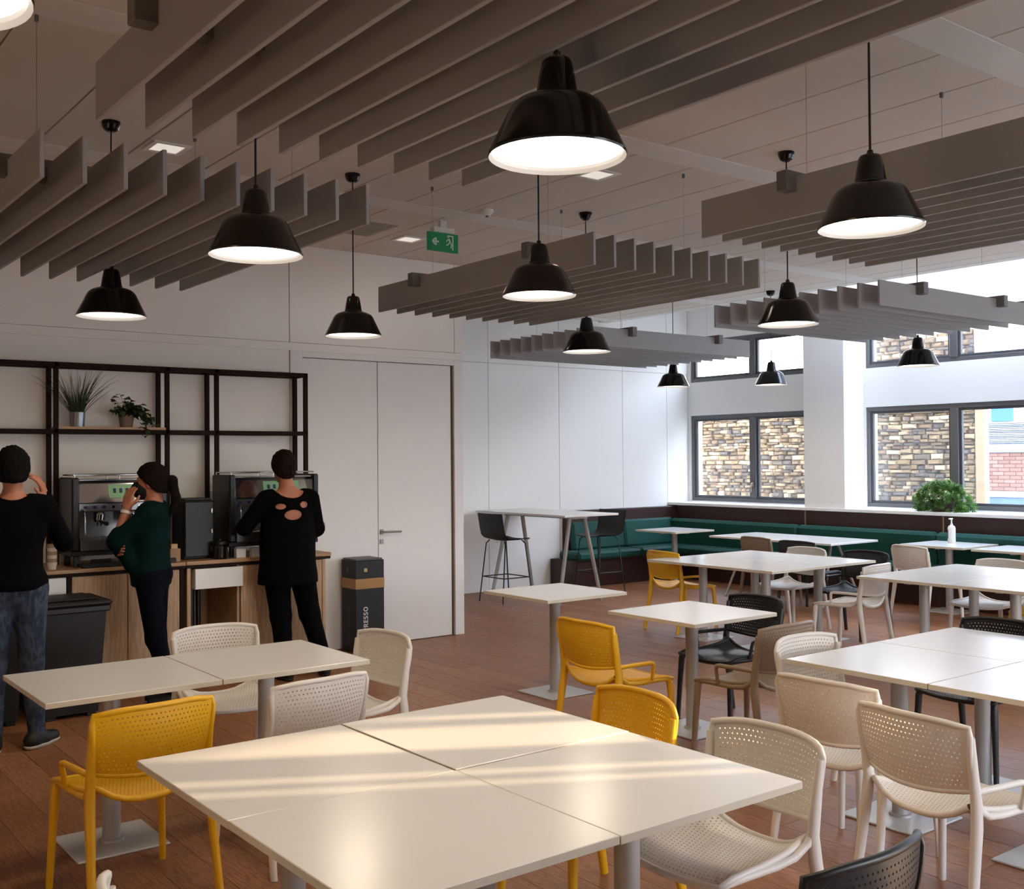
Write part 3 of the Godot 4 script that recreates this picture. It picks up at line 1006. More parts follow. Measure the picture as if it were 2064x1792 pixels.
# ---------------------------------------------------------------- acoustic baffles
func baffles(x0: float, x1: float, z0: float, z1: float, along_z: bool, label: String) -> void:
	var y0 := 2.80
	var y1 := 2.985
	var b := thing("acoustic_baffle_raft", label, "acoustic baffles", V((x0 + x1) / 2, y0, (z0 + z1) / 2), 0.0, "grey baffle rafts under the ceiling")
	var n := 10
	var l := (z1 - z0) if along_z else (x1 - x0)
	var w := (x1 - x0) if along_z else (z1 - z0)
	var t := 0.009
	# each board is notched at the top where the two cross rails pass
	var shape := MB.new()
	var h := y1 - y0
	var q := l * 0.27
	if along_z:
		shape.rbox(V(-t, 0, -l / 2), V(t, h, l / 2), 0.002)
	else:
		shape.rbox(V(-l / 2, 0, -t), V(l / 2, h, t), 0.002)
	var me := shape.done()
	for i in n:
		var o := put("baffle", me, M.felt, b)
		var d := lerpf(-w / 2, w / 2, i / float(n - 1))
		o.position = V(d, 0, 0) if along_z else V(0, 0, d)
	var over := 0.075
	for s in [-1, 1]:
		var r := MB.new()
		if along_z:
			r.rbox(V(-w / 2 - over, h - 0.07, s * q - 0.03), V(w / 2 + over, h + 0.022, s * q + 0.03), 0.003)
		else:
			r.rbox(V(s * q - 0.03, h - 0.07, -w / 2 - over), V(s * q + 0.03, h + 0.022, w / 2 + over), 0.003)
		put("cross_rail", r, M.rail, b)
		for k in [-1, 1]:
			var wi := MB.new()
			var p := V(k * w * 0.42, h + 0.02, s * q) if along_z else V(s * q, h + 0.02, k * w * 0.42)
			wi.tube([p, V(p.x, CEIL - y0 - 0.012, p.z)], 0.0012, 5)
			var wo := put("wire", wi, M.steel, b)
			put("ceiling_clip", rbx(V(p.x - 0.008, CEIL - y0 - 0.03, p.z - 0.008), V(p.x + 0.008, CEIL - y0 - 0.002, p.z + 0.008), 0.002), M.rail, wo)

func build_baffles() -> void:
	baffles(1.02, 2.43, -3.47, -1.09, true, "grey baffle raft hanging over the sunlit block of tables")
	baffles(1.05, 2.46, -6.65, -4.28, true, "grey baffle raft hanging over the table pair by the coffee counter")
	baffles(4.00, 5.41, -6.80, -4.44, true, "grey baffle raft hanging over the single tables")
	baffles(3.96, 5.32, -3.60, -1.24, true, "grey baffle raft hanging over the block ringed by white chairs")
	baffles(6.76, 8.90, -6.02, -4.47, false, "pale grey baffle raft turned crosswise, on the pillar side")
	baffles(6.82, 9.15, -9.25, -7.66, false, "pale grey baffle raft turned crosswise, hanging near the rear wall")

# ---------------------------------------------------------------- pendant lamps
var lamp_parts := {}

func lamp(x: float, z: float, y: float, label: String) -> void:
	if lamp_parts.is_empty():
		var sh := MB.new()
		# outside from rim to top
		sh.lathe([Vector2(0.186, -0.006), Vector2(0.188, 0.0), Vector2(0.186, 0.006)], 40)
		sh.lathe([Vector2(0.186, 0.006), Vector2(0.172, 0.034), Vector2(0.158, 0.062), Vector2(0.142, 0.096), Vector2(0.131, 0.118), Vector2(0.122, 0.131), Vector2(0.106, 0.143), Vector2(0.085, 0.151), Vector2(0.060, 0.156)], 40, Vector3.ZERO, true, true)
		sh.lathe([Vector2(0.060, 0.156), Vector2(0.059, 0.164), Vector2(0.056, 0.166)], 40)
		sh.lathe([Vector2(0.056, 0.166), Vector2(0.049, 0.212), Vector2(0.042, 0.248), Vector2(0.036, 0.258), Vector2(0.014, 0.262)], 40, Vector3.ZERO, true, true)
		sh.lathe([Vector2(0.014, 0.262), Vector2(0.010, 0.278), Vector2(0.0, 0.279)], 20)
		lamp_parts.shade = sh.done()
		var inn := MB.new()
		inn.lathe([Vector2(0.0, 0.11), Vector2(0.07, 0.11), Vector2(0.122, 0.098), Vector2(0.150, 0.055), Vector2(0.178, 0.004), Vector2(0.186, -0.006)], 40)
		lamp_parts.inside = inn.done()
		var d := MB.new()
		d.lathe([Vector2(0.0, 0.008), Vector2(0.12, 0.0095), Vector2(0.178, 0.012), Vector2(0.176, 0.016), Vector2(0.0, 0.016)], 40)
		lamp_parts.disc = d.done()
		var dm := mat(Color(0.95, 0.95, 0.92), 0.5)
		dm.emission_enabled = true
		dm.emission = Color(1.0, 0.985, 0.955)
		dm.emission_energy_multiplier = 3.0
		lamp_parts.glow = dm
		var cn := MB.new()
		cn.lathe([Vector2(0.0, -0.058), Vector2(0.022, -0.057), Vector2(0.040, -0.045), Vector2(0.050, -0.02), Vector2(0.051, 0.0), Vector2(0.0, 0.0)], 24)
		lamp_parts.canopy = cn.done()
	var l := thing("pendant_lamp", label, "lamp", V(x, y, z), 0.0, "black pendant lamps")
	var s := put("lamp_shade", lamp_parts.shade, M.black_gloss, l)
	put("reflector", lamp_parts.inside, M.white_lacquer, s)
	put("diffuser", lamp_parts.disc, lamp_parts.glow, l)
	var cb := MB.new()
	cb.tube([V(0, 0.275, 0), V(0, CEIL - y - 0.05, 0)], 0.0045, 8)
	put("cable", cb, M.black, l)
	var c := put("canopy", lamp_parts.canopy, M.black_gloss, l)
	c.position.y = CEIL - y - 0.001
	var li := AreaLight3D.new()
	li.name = "light"
	l.add_child(li)
	li.area_size = Vector2(0.30, 0.30)
	li.light_color = Color(1.0, 0.92, 0.81)
	li.light_energy = LAMP
	li.area_range = 30.0
	li.shadow_enabled = true
	li.position.y = -0.012
	li.rotation.x = -PI / 2

const LAMP := 0.8

func build_lamps() -> void:
	var y := 2.55
	lamp(1.85, -2.20, y - 0.012, "black pendant lamp over the sunlit block of tables")
	lamp(3.39, -2.27, y, "black pendant lamp between the sunlit tables and the white chairs")
	lamp(1.80, -4.03, y, "black pendant lamp over the yellow armchair at the table pair")
	lamp(3.42, -4.22, y, "black pendant lamp over the gap before the yellow armchair")
	lamp(1.865, -6.11, y - 0.012, "black pendant lamp before the plant shelf of the coffee counter")
	lamp(3.50, -6.29, y, "black pendant lamp before the white double door")
	lamp(5.52, -6.23, y, "black pendant lamp over the empty single table")
	lamp(5.45, -4.25, y, "black pendant lamp over the taupe and the black armchair")
	lamp(9.87, -7.94, y, "black pendant lamp over the taupe chair at the trestle table")
	lamp(9.13, -8.78, y, "black pendant lamp before the window corner of the rear wall")
	lamp(8.99, -5.54, y, "black pendant lamp over the bench side of the farther table blocks")
	lamp(0.31, -2.10, y, "black pendant lamp on the far side of the sunlit tables from the windows")
	# recessed square downlights
	for p in [[2.29, -6.41, "by the raft over the table pair"], [4.83, -5.33, "above the single tables"], [4.92, -7.86, "next to the exit sign"]]:
		var d := thing("recessed_downlight", "square white recessed downlight " + p[2], "downlight", V(p[0], CEIL - 0.004, p[1]), 0.0, "recessed downlights")
		var fr := MB.new()
		for s in [-1, 1]:
			fr.rbox(V(-0.115, -0.006, s * 0.1 - 0.015), V(0.115, 0.004, s * 0.1 + 0.015), 0.002)
			fr.rbox(V(s * 0.1 - 0.015, -0.006, -0.085), V(s * 0.1 + 0.015, 0.004, 0.085), 0.002)
		put("frame", fr, M.white_lacquer, d)
		var gm := mat(Color(0.9, 0.9, 0.88), 0.4)
		gm.emission_enabled = true
		gm.emission = Color(1.0, 0.96, 0.9)
		gm.emission_energy_multiplier = 0.55
		put("diffuser", rbx(V(-0.085, -0.001, -0.085), V(0.085, 0.003, 0.085), 0.001), gm, d)
		var li := AreaLight3D.new()
		li.name = "light"
		d.add_child(li)
		li.area_size = Vector2(0.16, 0.16)
		li.light_color = Color(1.0, 0.92, 0.82)
		li.light_energy = 0.12
		li.area_range = 30.0
		li.shadow_enabled = true
		li.position.y = -0.008
		li.rotation.x = -PI / 2
	var sd := thing("smoke_detector", "small round white smoke detector on the ceiling near the exit sign", "smoke detector", V(4.84, CEIL, -6.60))
	var sb := MB.new()
	sb.lathe([Vector2(0.0, -0.045), Vector2(0.025, -0.044), Vector2(0.035, -0.030), Vector2(0.048, -0.022), Vector2(0.05, 0.0), Vector2(0.0, 0.0)], 22)
	put("housing", sb, M.white_lacquer, sd)
	put("sensor", _cyl(V(0, -0.056, 0), V(0, -0.044, 0), 0.012), M.rail, sd)
	var vt := thing("ceiling_vent", "grey square air vent in the ceiling by the downlight near the exit sign", "vent", V(4.33, CEIL - 0.006, -7.72))
	put("plate", rbx(V(-0.25, 0, -0.25), V(0.25, 0.005, 0.25), 0.002), mat(Color(0.66, 0.63, 0.55), 0.8), vt)
	for i in 9:
		put("slot", rbx(V(-0.21, -0.003, -0.205 + i * 0.05), V(0.21, 0.0, -0.19 + i * 0.05), 0.001), mat(Color(0.58, 0.55, 0.48), 0.8), vt)
	# exit sign
	var e := thing("exit_sign", "green emergency exit sign with white arrow hanging from the ceiling", "exit sign", V(4.77, 3.47, -7.11), 0.0)
	var gr := mat(Color(0.0, 0.36, 0.19), 0.4)
	gr.emission_enabled = true
	gr.emission = Color(0.0, 0.36, 0.19)
	gr.emission_energy_multiplier = 0.35
	put("plate", rbx(V(-0.145, -0.09, -0.012), V(0.145, 0.06, 0.012), 0.003), gr, e)
	put("housing", rbx(V(-0.10, 0.06, -0.03), V(0.10, 0.10, 0.03), 0.004), M.white_lacquer, e)
	put("bracket", rbx(V(-0.03, 0.10, -0.02), V(0.03, 0.16, 0.02), 0.003), M.white_lacquer, e)
	var wp := mat(Color(0.92, 0.95, 0.92), 0.5)
	var ar := MB.new()
	var z := 0.0125
	ar.box(V(-0.10, -0.022, z - 0.001), V(-0.045, -0.008, z + 0.0015))
	ar.box(V(-0.079, -0.045, z - 0.001), V(-0.066, 0.015, z + 0.0015))
	for k in [-1, 1]:
		var pp := [V(-0.112, -0.015, z), V(-0.085, -0.015 + k * 0.028, z), V(-0.072, -0.015 + k * 0.028, z), V(-0.098, -0.015, z)]
		var oo := []
		for q in pp:
			oo.append(q + V(0, 0, -0.001))
		for q in pp:
			oo.append(q + V(0, 0, 0.0015))
		ar.hexa(oo)
	put("arrow", ar, wp, e)
	var rn := MB.new()
	# doorway and running figure
	rn.box(V(0.085, -0.07, z - 0.001), V(0.095, 0.045, z + 0.0015))
	rn.box(V(0.035, 0.037, z - 0.001), V(0.085, 0.045, z + 0.0015))
	rn.tube([V(0.062, -0.005, z), V(0.050, 0.018, z)], 0.008, 8)
	rn.tube([V(0.062, -0.005, z), V(0.078, -0.028, z), V(0.070, -0.055, z)], 0.006, 6)
	rn.tube([V(0.060, -0.008, z), V(0.045, -0.030, z), V(0.025, -0.034, z)], 0.006, 6)
	rn.tube([V(0.052, 0.014, z), V(0.034, 0.004, z), V(0.028, -0.010, z)], 0.005, 6)
	rn.tube([V(0.046, 0.026, z), V(0.044, 0.034, z)], 0.009, 8)
	put("running_figure", rn, wp, e)

# ---------------------------------------------------------------- coffee counter
func build_counter() -> void:
	M.niche = M.oak
	var zf := -8.0
	var zb := ZK + 0.005
	# left cabinet: white-fronted bay, then two oak doors
	var a := thing("base_cabinet", "pale oak base cabinet under the metal plant shelf", "cabinet", V(1.0, 0, zf))
	var d := zb - zf
	var body := MB.new()
	body.box(V(0, 0.06, d), V(1.975, 0.90, -0.02))
	put("body", body, M.black_soft, a)
	put("plinth", sbox(V(0.0, 0.0, d), V(1.975, 0.06, -0.06)), M.black_soft, a)
	put("post", rbx(V(1.125, 0.0, -0.03), V(1.155, 0.90, 0.004), 0.002), M.rack, a)
	put("post", rbx(V(1.945, 0.0, -0.03), V(1.975, 0.90, 0.004), 0.002), M.rack, a)
	put("drawer_front", rbx(V(0.55, 0.745, -0.02), V(1.12, 0.895, 0.0), 0.003), M.white_lacquer, a)
	put("door", rbx(V(0.02, 0.07, -0.02), V(0.54, 0.895, 0.0), 0.003), M.oak, a)
	put("door", rbx(V(1.16, 0.07, -0.02), V(1.55, 0.895, 0.0), 0.003), M.oak, a)
	put("door", rbx(V(1.555, 0.07, -0.02), V(1.942, 0.895, 0.0), 0.003), M.oak, a)
	var t1 := thing("worktop", "oak worktop carrying the coffee machine with a painted green reflection", "worktop", V(1.0, 0.90, zf))
	put("slab", rbx(V(-0.02, 0.022, d), V(1.985, 0.05, 0.02), 0.003), M.oak_top, t1)
	put("underside", sbox(V(-0.02, 0.0, d), V(1.985, 0.022, 0.015)), M.rack, t1)
	# right cabinet: open niche with a white drawer, oak front, oak end
	var b := thing("base_cabinet", "pale oak base cabinet with a white drawer hung in an open niche", "cabinet", V(3.0, 0, zf))
	put("side_panel", rbx(V(0, 0, d), V(0.03, 0.90, 0), 0.002), M.niche, b)
	put("back_panel", sbox(V(0.03, 0.0, d), V(1.145, 0.90, d + 0.02)), M.niche, b)
	put("divider", sbox(V(0.41, 0, d + 0.02), V(0.43, 0.90, -0.02)), M.niche, b)
	put("bottom", sbox(V(0.03, 0.0, d + 0.02), V(0.41, 0.05, -0.02)), M.niche, b)
	var dr := put("drawer", rbx(V(0.055, 0.735, -0.30), V(0.44, 0.89, 0.03), 0.003), M.white_lacquer, b)
	put("body", sbox(V(0.43, 0.05, d + 0.02), V(1.145, 0.90, -0.02)), M.black_soft, b)
	put("door", rbx(V(0.435, 0.05, -0.02), V(0.80, 0.895, 0.0), 0.003), M.oak, b)
	put("door", rbx(V(0.805, 0.05, -0.02), V(1.143, 0.895, 0.0), 0.003), M.oak, b)
	put("side_panel", rbx(V(1.145, 0, d), V(1.175, 0.90, 0.002), 0.002), M.oak, b)
	put("pipe", _cyl(V(0.16, 0.05, -0.35), V(0.16, 0.73, -0.35), 0.03), M.black, b)
	put("pipe", _cyl(V(0.24, 0.05, -0.4), V(0.24, 0.73, -0.4), 0.02), M.black, b)
	var t2 := thing("worktop", "oak worktop end with an overhang beside the double door", "worktop", V(3.0, 0.90, zf))
	put("slab", rbx(V(-0.01, 0.022, d + 0.012), V(1.22, 0.052, 0.02), 0.003), M.oak_top, t2)
	put("underside", sbox(V(-0.01, 0.0, d + 0.012), V(1.215, 0.022, 0.015)), M.rack, t2)

	# open metal rack over the counter
	var r := thing("shelf_rack", "dark brown open metal rack standing on the coffee counter", "shelf", V(1.0, 0.95, ZK))
	var h := 1.52
	var q := 0.033
	for x in [0.2, 1.16, 2.0, 2.41, 3.21]:
		for z in [[0.02, 0.02 + q], [0.225, 0.225 + q]]:
			put("upright", rbx(V(x - q / 2, 0.002, z[0]), V(x + q / 2, h, z[1]), 0.002), M.rack, r)
		for y in [1.0 - q / 2, h - q]:
			put("cross_bar", rbx(V(x - q / 2, y, 0.02 + q), V(x + q / 2, y + q, 0.225), 0.002), M.rack, r)
	for z in [[0.02, 0.02 + q], [0.225, 0.225 + q]]:
		for y in [1.0 - q / 2, h - q]:
			put("rail", rbx(V(0.2 - q / 2, y, z[0]), V(3.21 + q / 2, y + q, z[1]), 0.002), M.rack, r)
	put("shelf_board", rbx(V(1.17, 1.0 + q / 2, 0.02), V(2.0, 1.0 + q / 2 + 0.02, 0.258), 0.002), M.oak_top, r)

	coffee_machine(V(2.17, 0.95, -8.40), 0.70, "steel and black espresso machine with a glowing plate painted as green window reflection")
	coffee_machine(V(3.36, 0.952, -8.40), 0.78, "steel and black espresso machine at the door end of the counter", true)
	# black appliance between the machines
	var g := thing("milk_fridge", "black counter-top milk fridge between the two espresso machines", "fridge", V(3.045, 0.952, -8.39))
	put("body", rbx(V(-0.02, 0, 0), V(0.22, 0.46, 0.25), 0.008), M.black_soft, g)
	put("door", rbx(V(-0.015, 0.02, 0.25), V(0.215, 0.45, 0.275), 0.006), M.black, g)
	for y in [0.06, 0.20, 0.36]:
		put("hinge", rbx(V(0.19, y, 0.275), V(0.205, y + 0.035, 0.285), 0.002), M.steel, g)
	put("lid", rbx(V(-0.01, 0.46, 0.02), V(0.21, 0.475, 0.24), 0.004), mat(Color(0.10, 0.05, 0.04), 0.5), g)
	# plants on the shelf board
	grass_plant(V(2.34, 1.9875, -8.515))
	ivy_plant(V(2.71, 1.9875, -8.515))
	# things on the counter
	var tr := thing("cup_tray", "dark tray holding low dishes in front of the espresso machine", "tray", V(2.5, 0.95, -8.03))
	put("rim", rbx(V(-0.27, 0, -0.01), V(0.42, 0.035, 0.03), 0.004), M.black_soft, tr)
	for i in 3:
		put("dish", rbx(V(-0.2 + i * 0.2, 0.035, -0.005), V(-0.06 + i * 0.2, 0.06, 0.025), 0.004), mat(Color(0.12, 0.12, 0.12), 0.4), tr)
	var st := thing("cup_stack", "stack of brown and white paper cups on the worktop", "paper cups", V(2.05, 0.95, -8.10))
	for i in 6:
		var c := MB.new()
		c.lathe([Vector2(0.0, 0.0), Vector2(0.028, 0.0), Vector2(0.036, 0.05), Vector2(0.038, 0.052), Vector2(0.034, 0.052), Vector2(0.0, 0.046)], 18)
		var o := put("cup", c, mat(Color(0.62, 0.52, 0.42) if i % 2 else Color(0.80, 0.76, 0.70), 0.6), st)
		o.position.y = i * 0.026
	var jr := thing("storage_jar", "dark glass storage jar with a lid beside the milk fridge", "jar", V(3.283, 0.952, -8.048))
	var jm := MB.new()
	jm.lathe([Vector2(0.0, 0.0), Vector2(0.055, 0.0), Vector2(0.06, 0.01), Vector2(0.06, 0.10), Vector2(0.05, 0.115), Vector2(0.0, 0.115)], 22)
	put("body", jm, mat(Color(0.07, 0.055, 0.045), 0.15), jr)
	var jl := MB.new()
	jl.lathe([Vector2(0.0, 0.115), Vector2(0.056, 0.115), Vector2(0.056, 0.135), Vector2(0.012, 0.14), Vector2(0.01, 0.155), Vector2(0.0, 0.156)], 22)
	put("lid", jl, M.black, jr)
	for p in [[3.445, "white sachet box next to the dark storage jar"], [3.575, "white sachet box under the espresso machine at the door end"]]:
		var bx := thing("sachet_box", p[1], "box", V(p[0], 0.952, -8.035), 0.0, "white sachet boxes on the worktop")
		put("carton", rbx(V(-0.04, 0, -0.03), V(0.04, 0.07, 0.02), 0.002), M.white_lacquer, bx)
		put("flap", rbx(V(-0.038, 0.07, -0.03), V(0.038, 0.074, 0.018), 0.001), M.white, bx)
	var cb := thing("cardboard_box", "small tan cardboard box of stirrers next to the milk fridge", "box", V(2.93, 0.95, -8.09))
	put("carton", rbx(V(-0.04, 0, -0.04), V(0.04, 0.10, 0.04), 0.002), mat(Color(0.62, 0.50, 0.38), 0.8), cb)
	put("stirrers", rbx(V(-0.025, 0.10, -0.02), V(0.025, 0.135, 0.02), 0.002), mat(Color(0.78, 0.66, 0.48), 0.7), cb)
	# wheeled bins
	bin(V(2.02, 0, -7.66), 0.0, mat(Color(0.038, 0.040, 0.038), 0.5), "dark grey wheeled bin with an overhanging lid in front of the oak cabinet")
	bin(V(1.52, 0, -7.70), 0.0, mat(Color(0.06, 0.17, 0.045), 0.5), "dark wheeled bin with a green lid behind the man in jeans")
	# tall black recycling box
	var k := thing("recycling_box", "tall black capsule recycling box with a gold band beside the door", "recycling box", V(4.66, 0, -8.36))
	put("carton", rbx(V(0, 0, -0.26), V(0.29, 0.82, 0), 0.003), M.black_soft, k)
	var gold := mat(Color(0.62, 0.46, 0.27), 0.45, 0.3)
	put("gold_band", rbx(V(-0.002, 0.57, -0.262), V(0.292, 0.66, 0.002), 0.001), gold, k)
	put("badge", sbox(V(0.085, 0.72, 0.0), V(0.117, 0.752, 0.002)), mat(Color(0.72, 0.60, 0.38), 0.4), k)
	put("badge", sbox(V(-0.002, 0.72, -0.16), V(0.0, 0.752, -0.128)), mat(Color(0.30, 0.20, 0.13), 0.4), k)
	put("lid", rbx(V(0.01, 0.82, -0.25), V(0.28, 0.835, -0.01), 0.003), mat(Color(0.30, 0.29, 0.28), 0.5), k)
	var tm := TextMesh.new()
	var fo := SystemFont.new()
	fo.font_names = PackedStringArray(["Droid Sans"])
	fo.font_weight = 700
	tm.font = fo
	tm.text = "NESPRESSO"
	tm.font_size = 32
	tm.pixel_size = 0.0020
	tm.depth = 0.001
	var tx := put("lettering", tm, mat(Color(0.80, 0.80, 0.78), 0.5), k)
	tx.rotation.z = PI / 2
	tx.position = V(0.10, 0.24, 0.0015)
	var tx2 := put("lettering", tm, mat(Color(0.18, 0.17, 0.16), 0.5), k)
	tx2.basis = Basis(V(0, 1, 0), -PI / 2) * Basis(V(0, 0, 1), PI / 2)
	tx2.position = V(-0.0015, 0.24, -0.13)

func _cyl(a: Vector3, b: Vector3, r: float) -> MB:
	var m := MB.new()
	m.tube([a, b], r, 14)
	return m

func bin(at: Vector3, turn: float, lid_m: Material, label: String) -> void:
	var b := thing("wheeled_bin", label, "bin", at, turn, "wheeled bins by the counter")
	var g := mat(Color(0.038, 0.040, 0.038), 0.5)
	var body := MB.new()
	body.hexa([V(-0.17, 0.03, -0.17), V(0.17, 0.03, -0.17), V(0.17, 0.03, 0.17), V(-0.17, 0.03, 0.17), V(-0.215, 0.74, -0.21), V(0.215, 0.74, -0.21), V(0.215, 0.74, 0.22), V(-0.215, 0.74, 0.22)])
	put("body", body, g, b)
	put("collar", rbx(V(-0.235, 0.71, -0.23), V(0.235, 0.755, 0.24), 0.008), g, b)
	var lid := MB.new()
	lid.rbox(V(-0.245, 0.755, -0.25), V(0.245, 0.785, 0.255), 0.012)
	lid.rbox(V(-0.17, 0.785, -0.17), V(0.17, 0.80, 0.17), 0.01)
	put("lid", lid, lid_m, b)
	put("handle", _cyl(V(-0.18, 0.73, -0.27), V(0.18, 0.73, -0.27), 0.014), g, b)
	for s in [-1, 1]:
		put("wheel", _cyl(V(s * 0.175, 0.06, -0.16), V(s * 0.215, 0.06, -0.16), 0.06), M.black, b)
		put("foot", rbx(V(s * 0.13 - 0.03, 0, 0.10), V(s * 0.13 + 0.03, 0.03, 0.16), 0.004), M.black, b)

func coffee_machine(at: Vector3, w: float, label: String, shelf := false) -> void:
	var c := thing("espresso_machine", label, "coffee machine", at, 0.0, "espresso machines on the counter")
	var d := 0.34
	for x in [0.03, w - 0.07]:
		for z in [0.03, d - 0.07]:
			put("foot", rbx(V(x, 0, z), V(x + 0.04, 0.085, z + 0.04), 0.004), M.black, c)
	put("base", rbx(V(0.0, 0.085, 0.0), V(w, 0.12, d), 0.004), M.black_soft, c)
	if shelf:
		put("side_tray", rbx(V(w, 0.20, 0.20), V(w + 0.07, 0.245, d), 0.004), M.steel, c)
	var tray := put("drip_tray", rbx(V(0.06, 0.12, 0.10), V(w - 0.06, 0.205, d + 0.02), 0.006), M.brushed, c)
	for i in 9:
		put("grille_bar", rbx(V(0.08 + i * (w - 0.17) / 8.0, 0.205, 0.13), V(0.09 + i * (w - 0.17) / 8.0, 0.21, d + 0.01), 0.001), M.chrome, tray)
	put("side_panel", rbx(V(0, 0.12, 0.0), V(0.055, 0.655, d + 0.02), 0.012), M.black, c)
	put("side_panel", rbx(V(w - 0.055, 0.12, 0.0), V(w, 0.655, d + 0.02), 0.012), M.black, c)
	put("back_panel", rbx(V(0.055, 0.12, 0.0), V(w - 0.055, 0.63, 0.10), 0.004), M.brushed, c)
	put("boiler_cover", rbx(V(0.055, 0.40, 0.10), V(w - 0.055, 0.47, d - 0.04), 0.008), M.brushed, c)
	var hood := MB.new()
	hood.hexa([V(0.055, 0.47, 0.10), V(w - 0.055, 0.47, 0.10), V(w - 0.055, 0.47, d - 0.02), V(0.055, 0.47, d - 0.02), V(0.055, 0.63, 0.10), V(w - 0.055, 0.63, 0.10), V(w - 0.055, 0.63, d - 0.06), V(0.055, 0.63, d - 0.06)])
	put("front_panel", hood, M.chrome, c)
	# glowing plate painted as the green window reflection, with its buttons
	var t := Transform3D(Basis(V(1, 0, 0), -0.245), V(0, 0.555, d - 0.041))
	var refl := MB.new()
	refl.rbox(V(w * 0.40, -0.055, 0.0), V(w * 0.80, 0.045, 0.006), 0.002, t)
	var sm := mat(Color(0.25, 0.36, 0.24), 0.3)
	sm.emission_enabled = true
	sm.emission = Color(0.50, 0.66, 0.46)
	sm.emission_energy_multiplier = 0.35  # green glow imitates mirrored windows and greenery
	var so := put("painted_reflection", refl, sm, c)
	for i in 5:
		var bt := MB.new()
		bt.rbox(V(w * 0.44 + i * w * 0.065, -0.02, 0.006), V(w * 0.47 + i * w * 0.065, 0.015, 0.010), 0.001, t)
		put("key", bt, mat(Color(0.14, 0.18, 0.42), 0.4), so)
	for i in 8:
		put("button", rbx(V(0.10 + i * (w - 0.24) / 7.0, 0.425, d - 0.045), V(0.125 + i * (w - 0.24) / 7.0, 0.445, d - 0.034), 0.002), M.chrome if i > 2 else mat(Color(0.08, 0.12, 0.35), 0.3), c)
	for x in [w * 0.32, w * 0.66]:
		var gh := MB.new()
		gh.lathe([Vector2(0.0, 0.325), Vector2(0.036, 0.325), Vector2(0.042, 0.34), Vector2(0.042, 0.38), Vector2(0.034, 0.40), Vector2(0.0, 0.40)], 20, V(x, 0, d - 0.09))
		var go := put("group_head", gh, M.chrome, c)
		var ph := MB.new()
		ph.tube([V(x, 0.33, d - 0.06), V(x, 0.325, d + 0.02), V(x, 0.318, d + 0.09)], [0.012, 0.013, 0.016], 10)
		ph.tube([V(x - 0.012, 0.322, d - 0.09), V(x - 0.014, 0.295, d - 0.085)], 0.006, 8)
		ph.tube([V(x + 0.012, 0.322, d - 0.09), V(x + 0.014, 0.295, d - 0.085)], 0.006, 8)
		put("portafilter", ph, M.black, go)
	for x in [0.085, w - 0.085]:
		var wn := MB.new()
		wn.tube([V(x, 0.42, d - 0.03), V(x, 0.40, d + 0.03), V(x, 0.36, d + 0.045), V(x, 0.24, d + 0.05)], 0.006, 8)
		put("steam_wand", wn, M.chrome, c)
	var rail := MB.new()
	var y := 0.672
	rail.tube([V(0.03, y, d - 0.02), V(w - 0.03, y, d - 0.02)], 0.006, 8)
	rail.tube([V(0.03, y, 0.02), V(w - 0.03, y, 0.02)], 0.006, 8)
	rail.tube([V(0.03, y, 0.02), V(0.03, y, d - 0.02)], 0.006, 8)
	rail.tube([V(w - 0.03, y, 0.02), V(w - 0.03, y, d - 0.02)], 0.006, 8)
	for x in [0.03, w / 2, w - 0.03]:
		rail.tube([V(x, 0.63, d - 0.02), V(x, y, d - 0.02)], 0.005, 6)
		rail.tube([V(x, 0.63, 0.02), V(x, y, 0.02)], 0.005, 6)
	put("cup_rail", rail, M.chrome, c)
	put("cup_tray", rbx(V(0.02, 0.63, 0.01), V(w - 0.02, 0.64, d - 0.01), 0.003), M.brushed, c)

func leaf_quad(b: MB, at: Vector3, dir: Vector3, nrm: Vector3, l: float, w: float, fold := 0.15) -> void:
	var s := dir.cross(nrm).normalized()
	var up := s.cross(dir).normalized()
	var m := at + dir * l * 0.45
	var tip := at + dir * l - up * l * fold
	b.tri(at, m + s * w + up * w * 0.3, m)
	b.tri(at, m, m - s * w + up * w * 0.3)
	b.tri(m, m + s * w + up * w * 0.3, tip)
	b.tri(m, tip, m - s * w + up * w * 0.3)

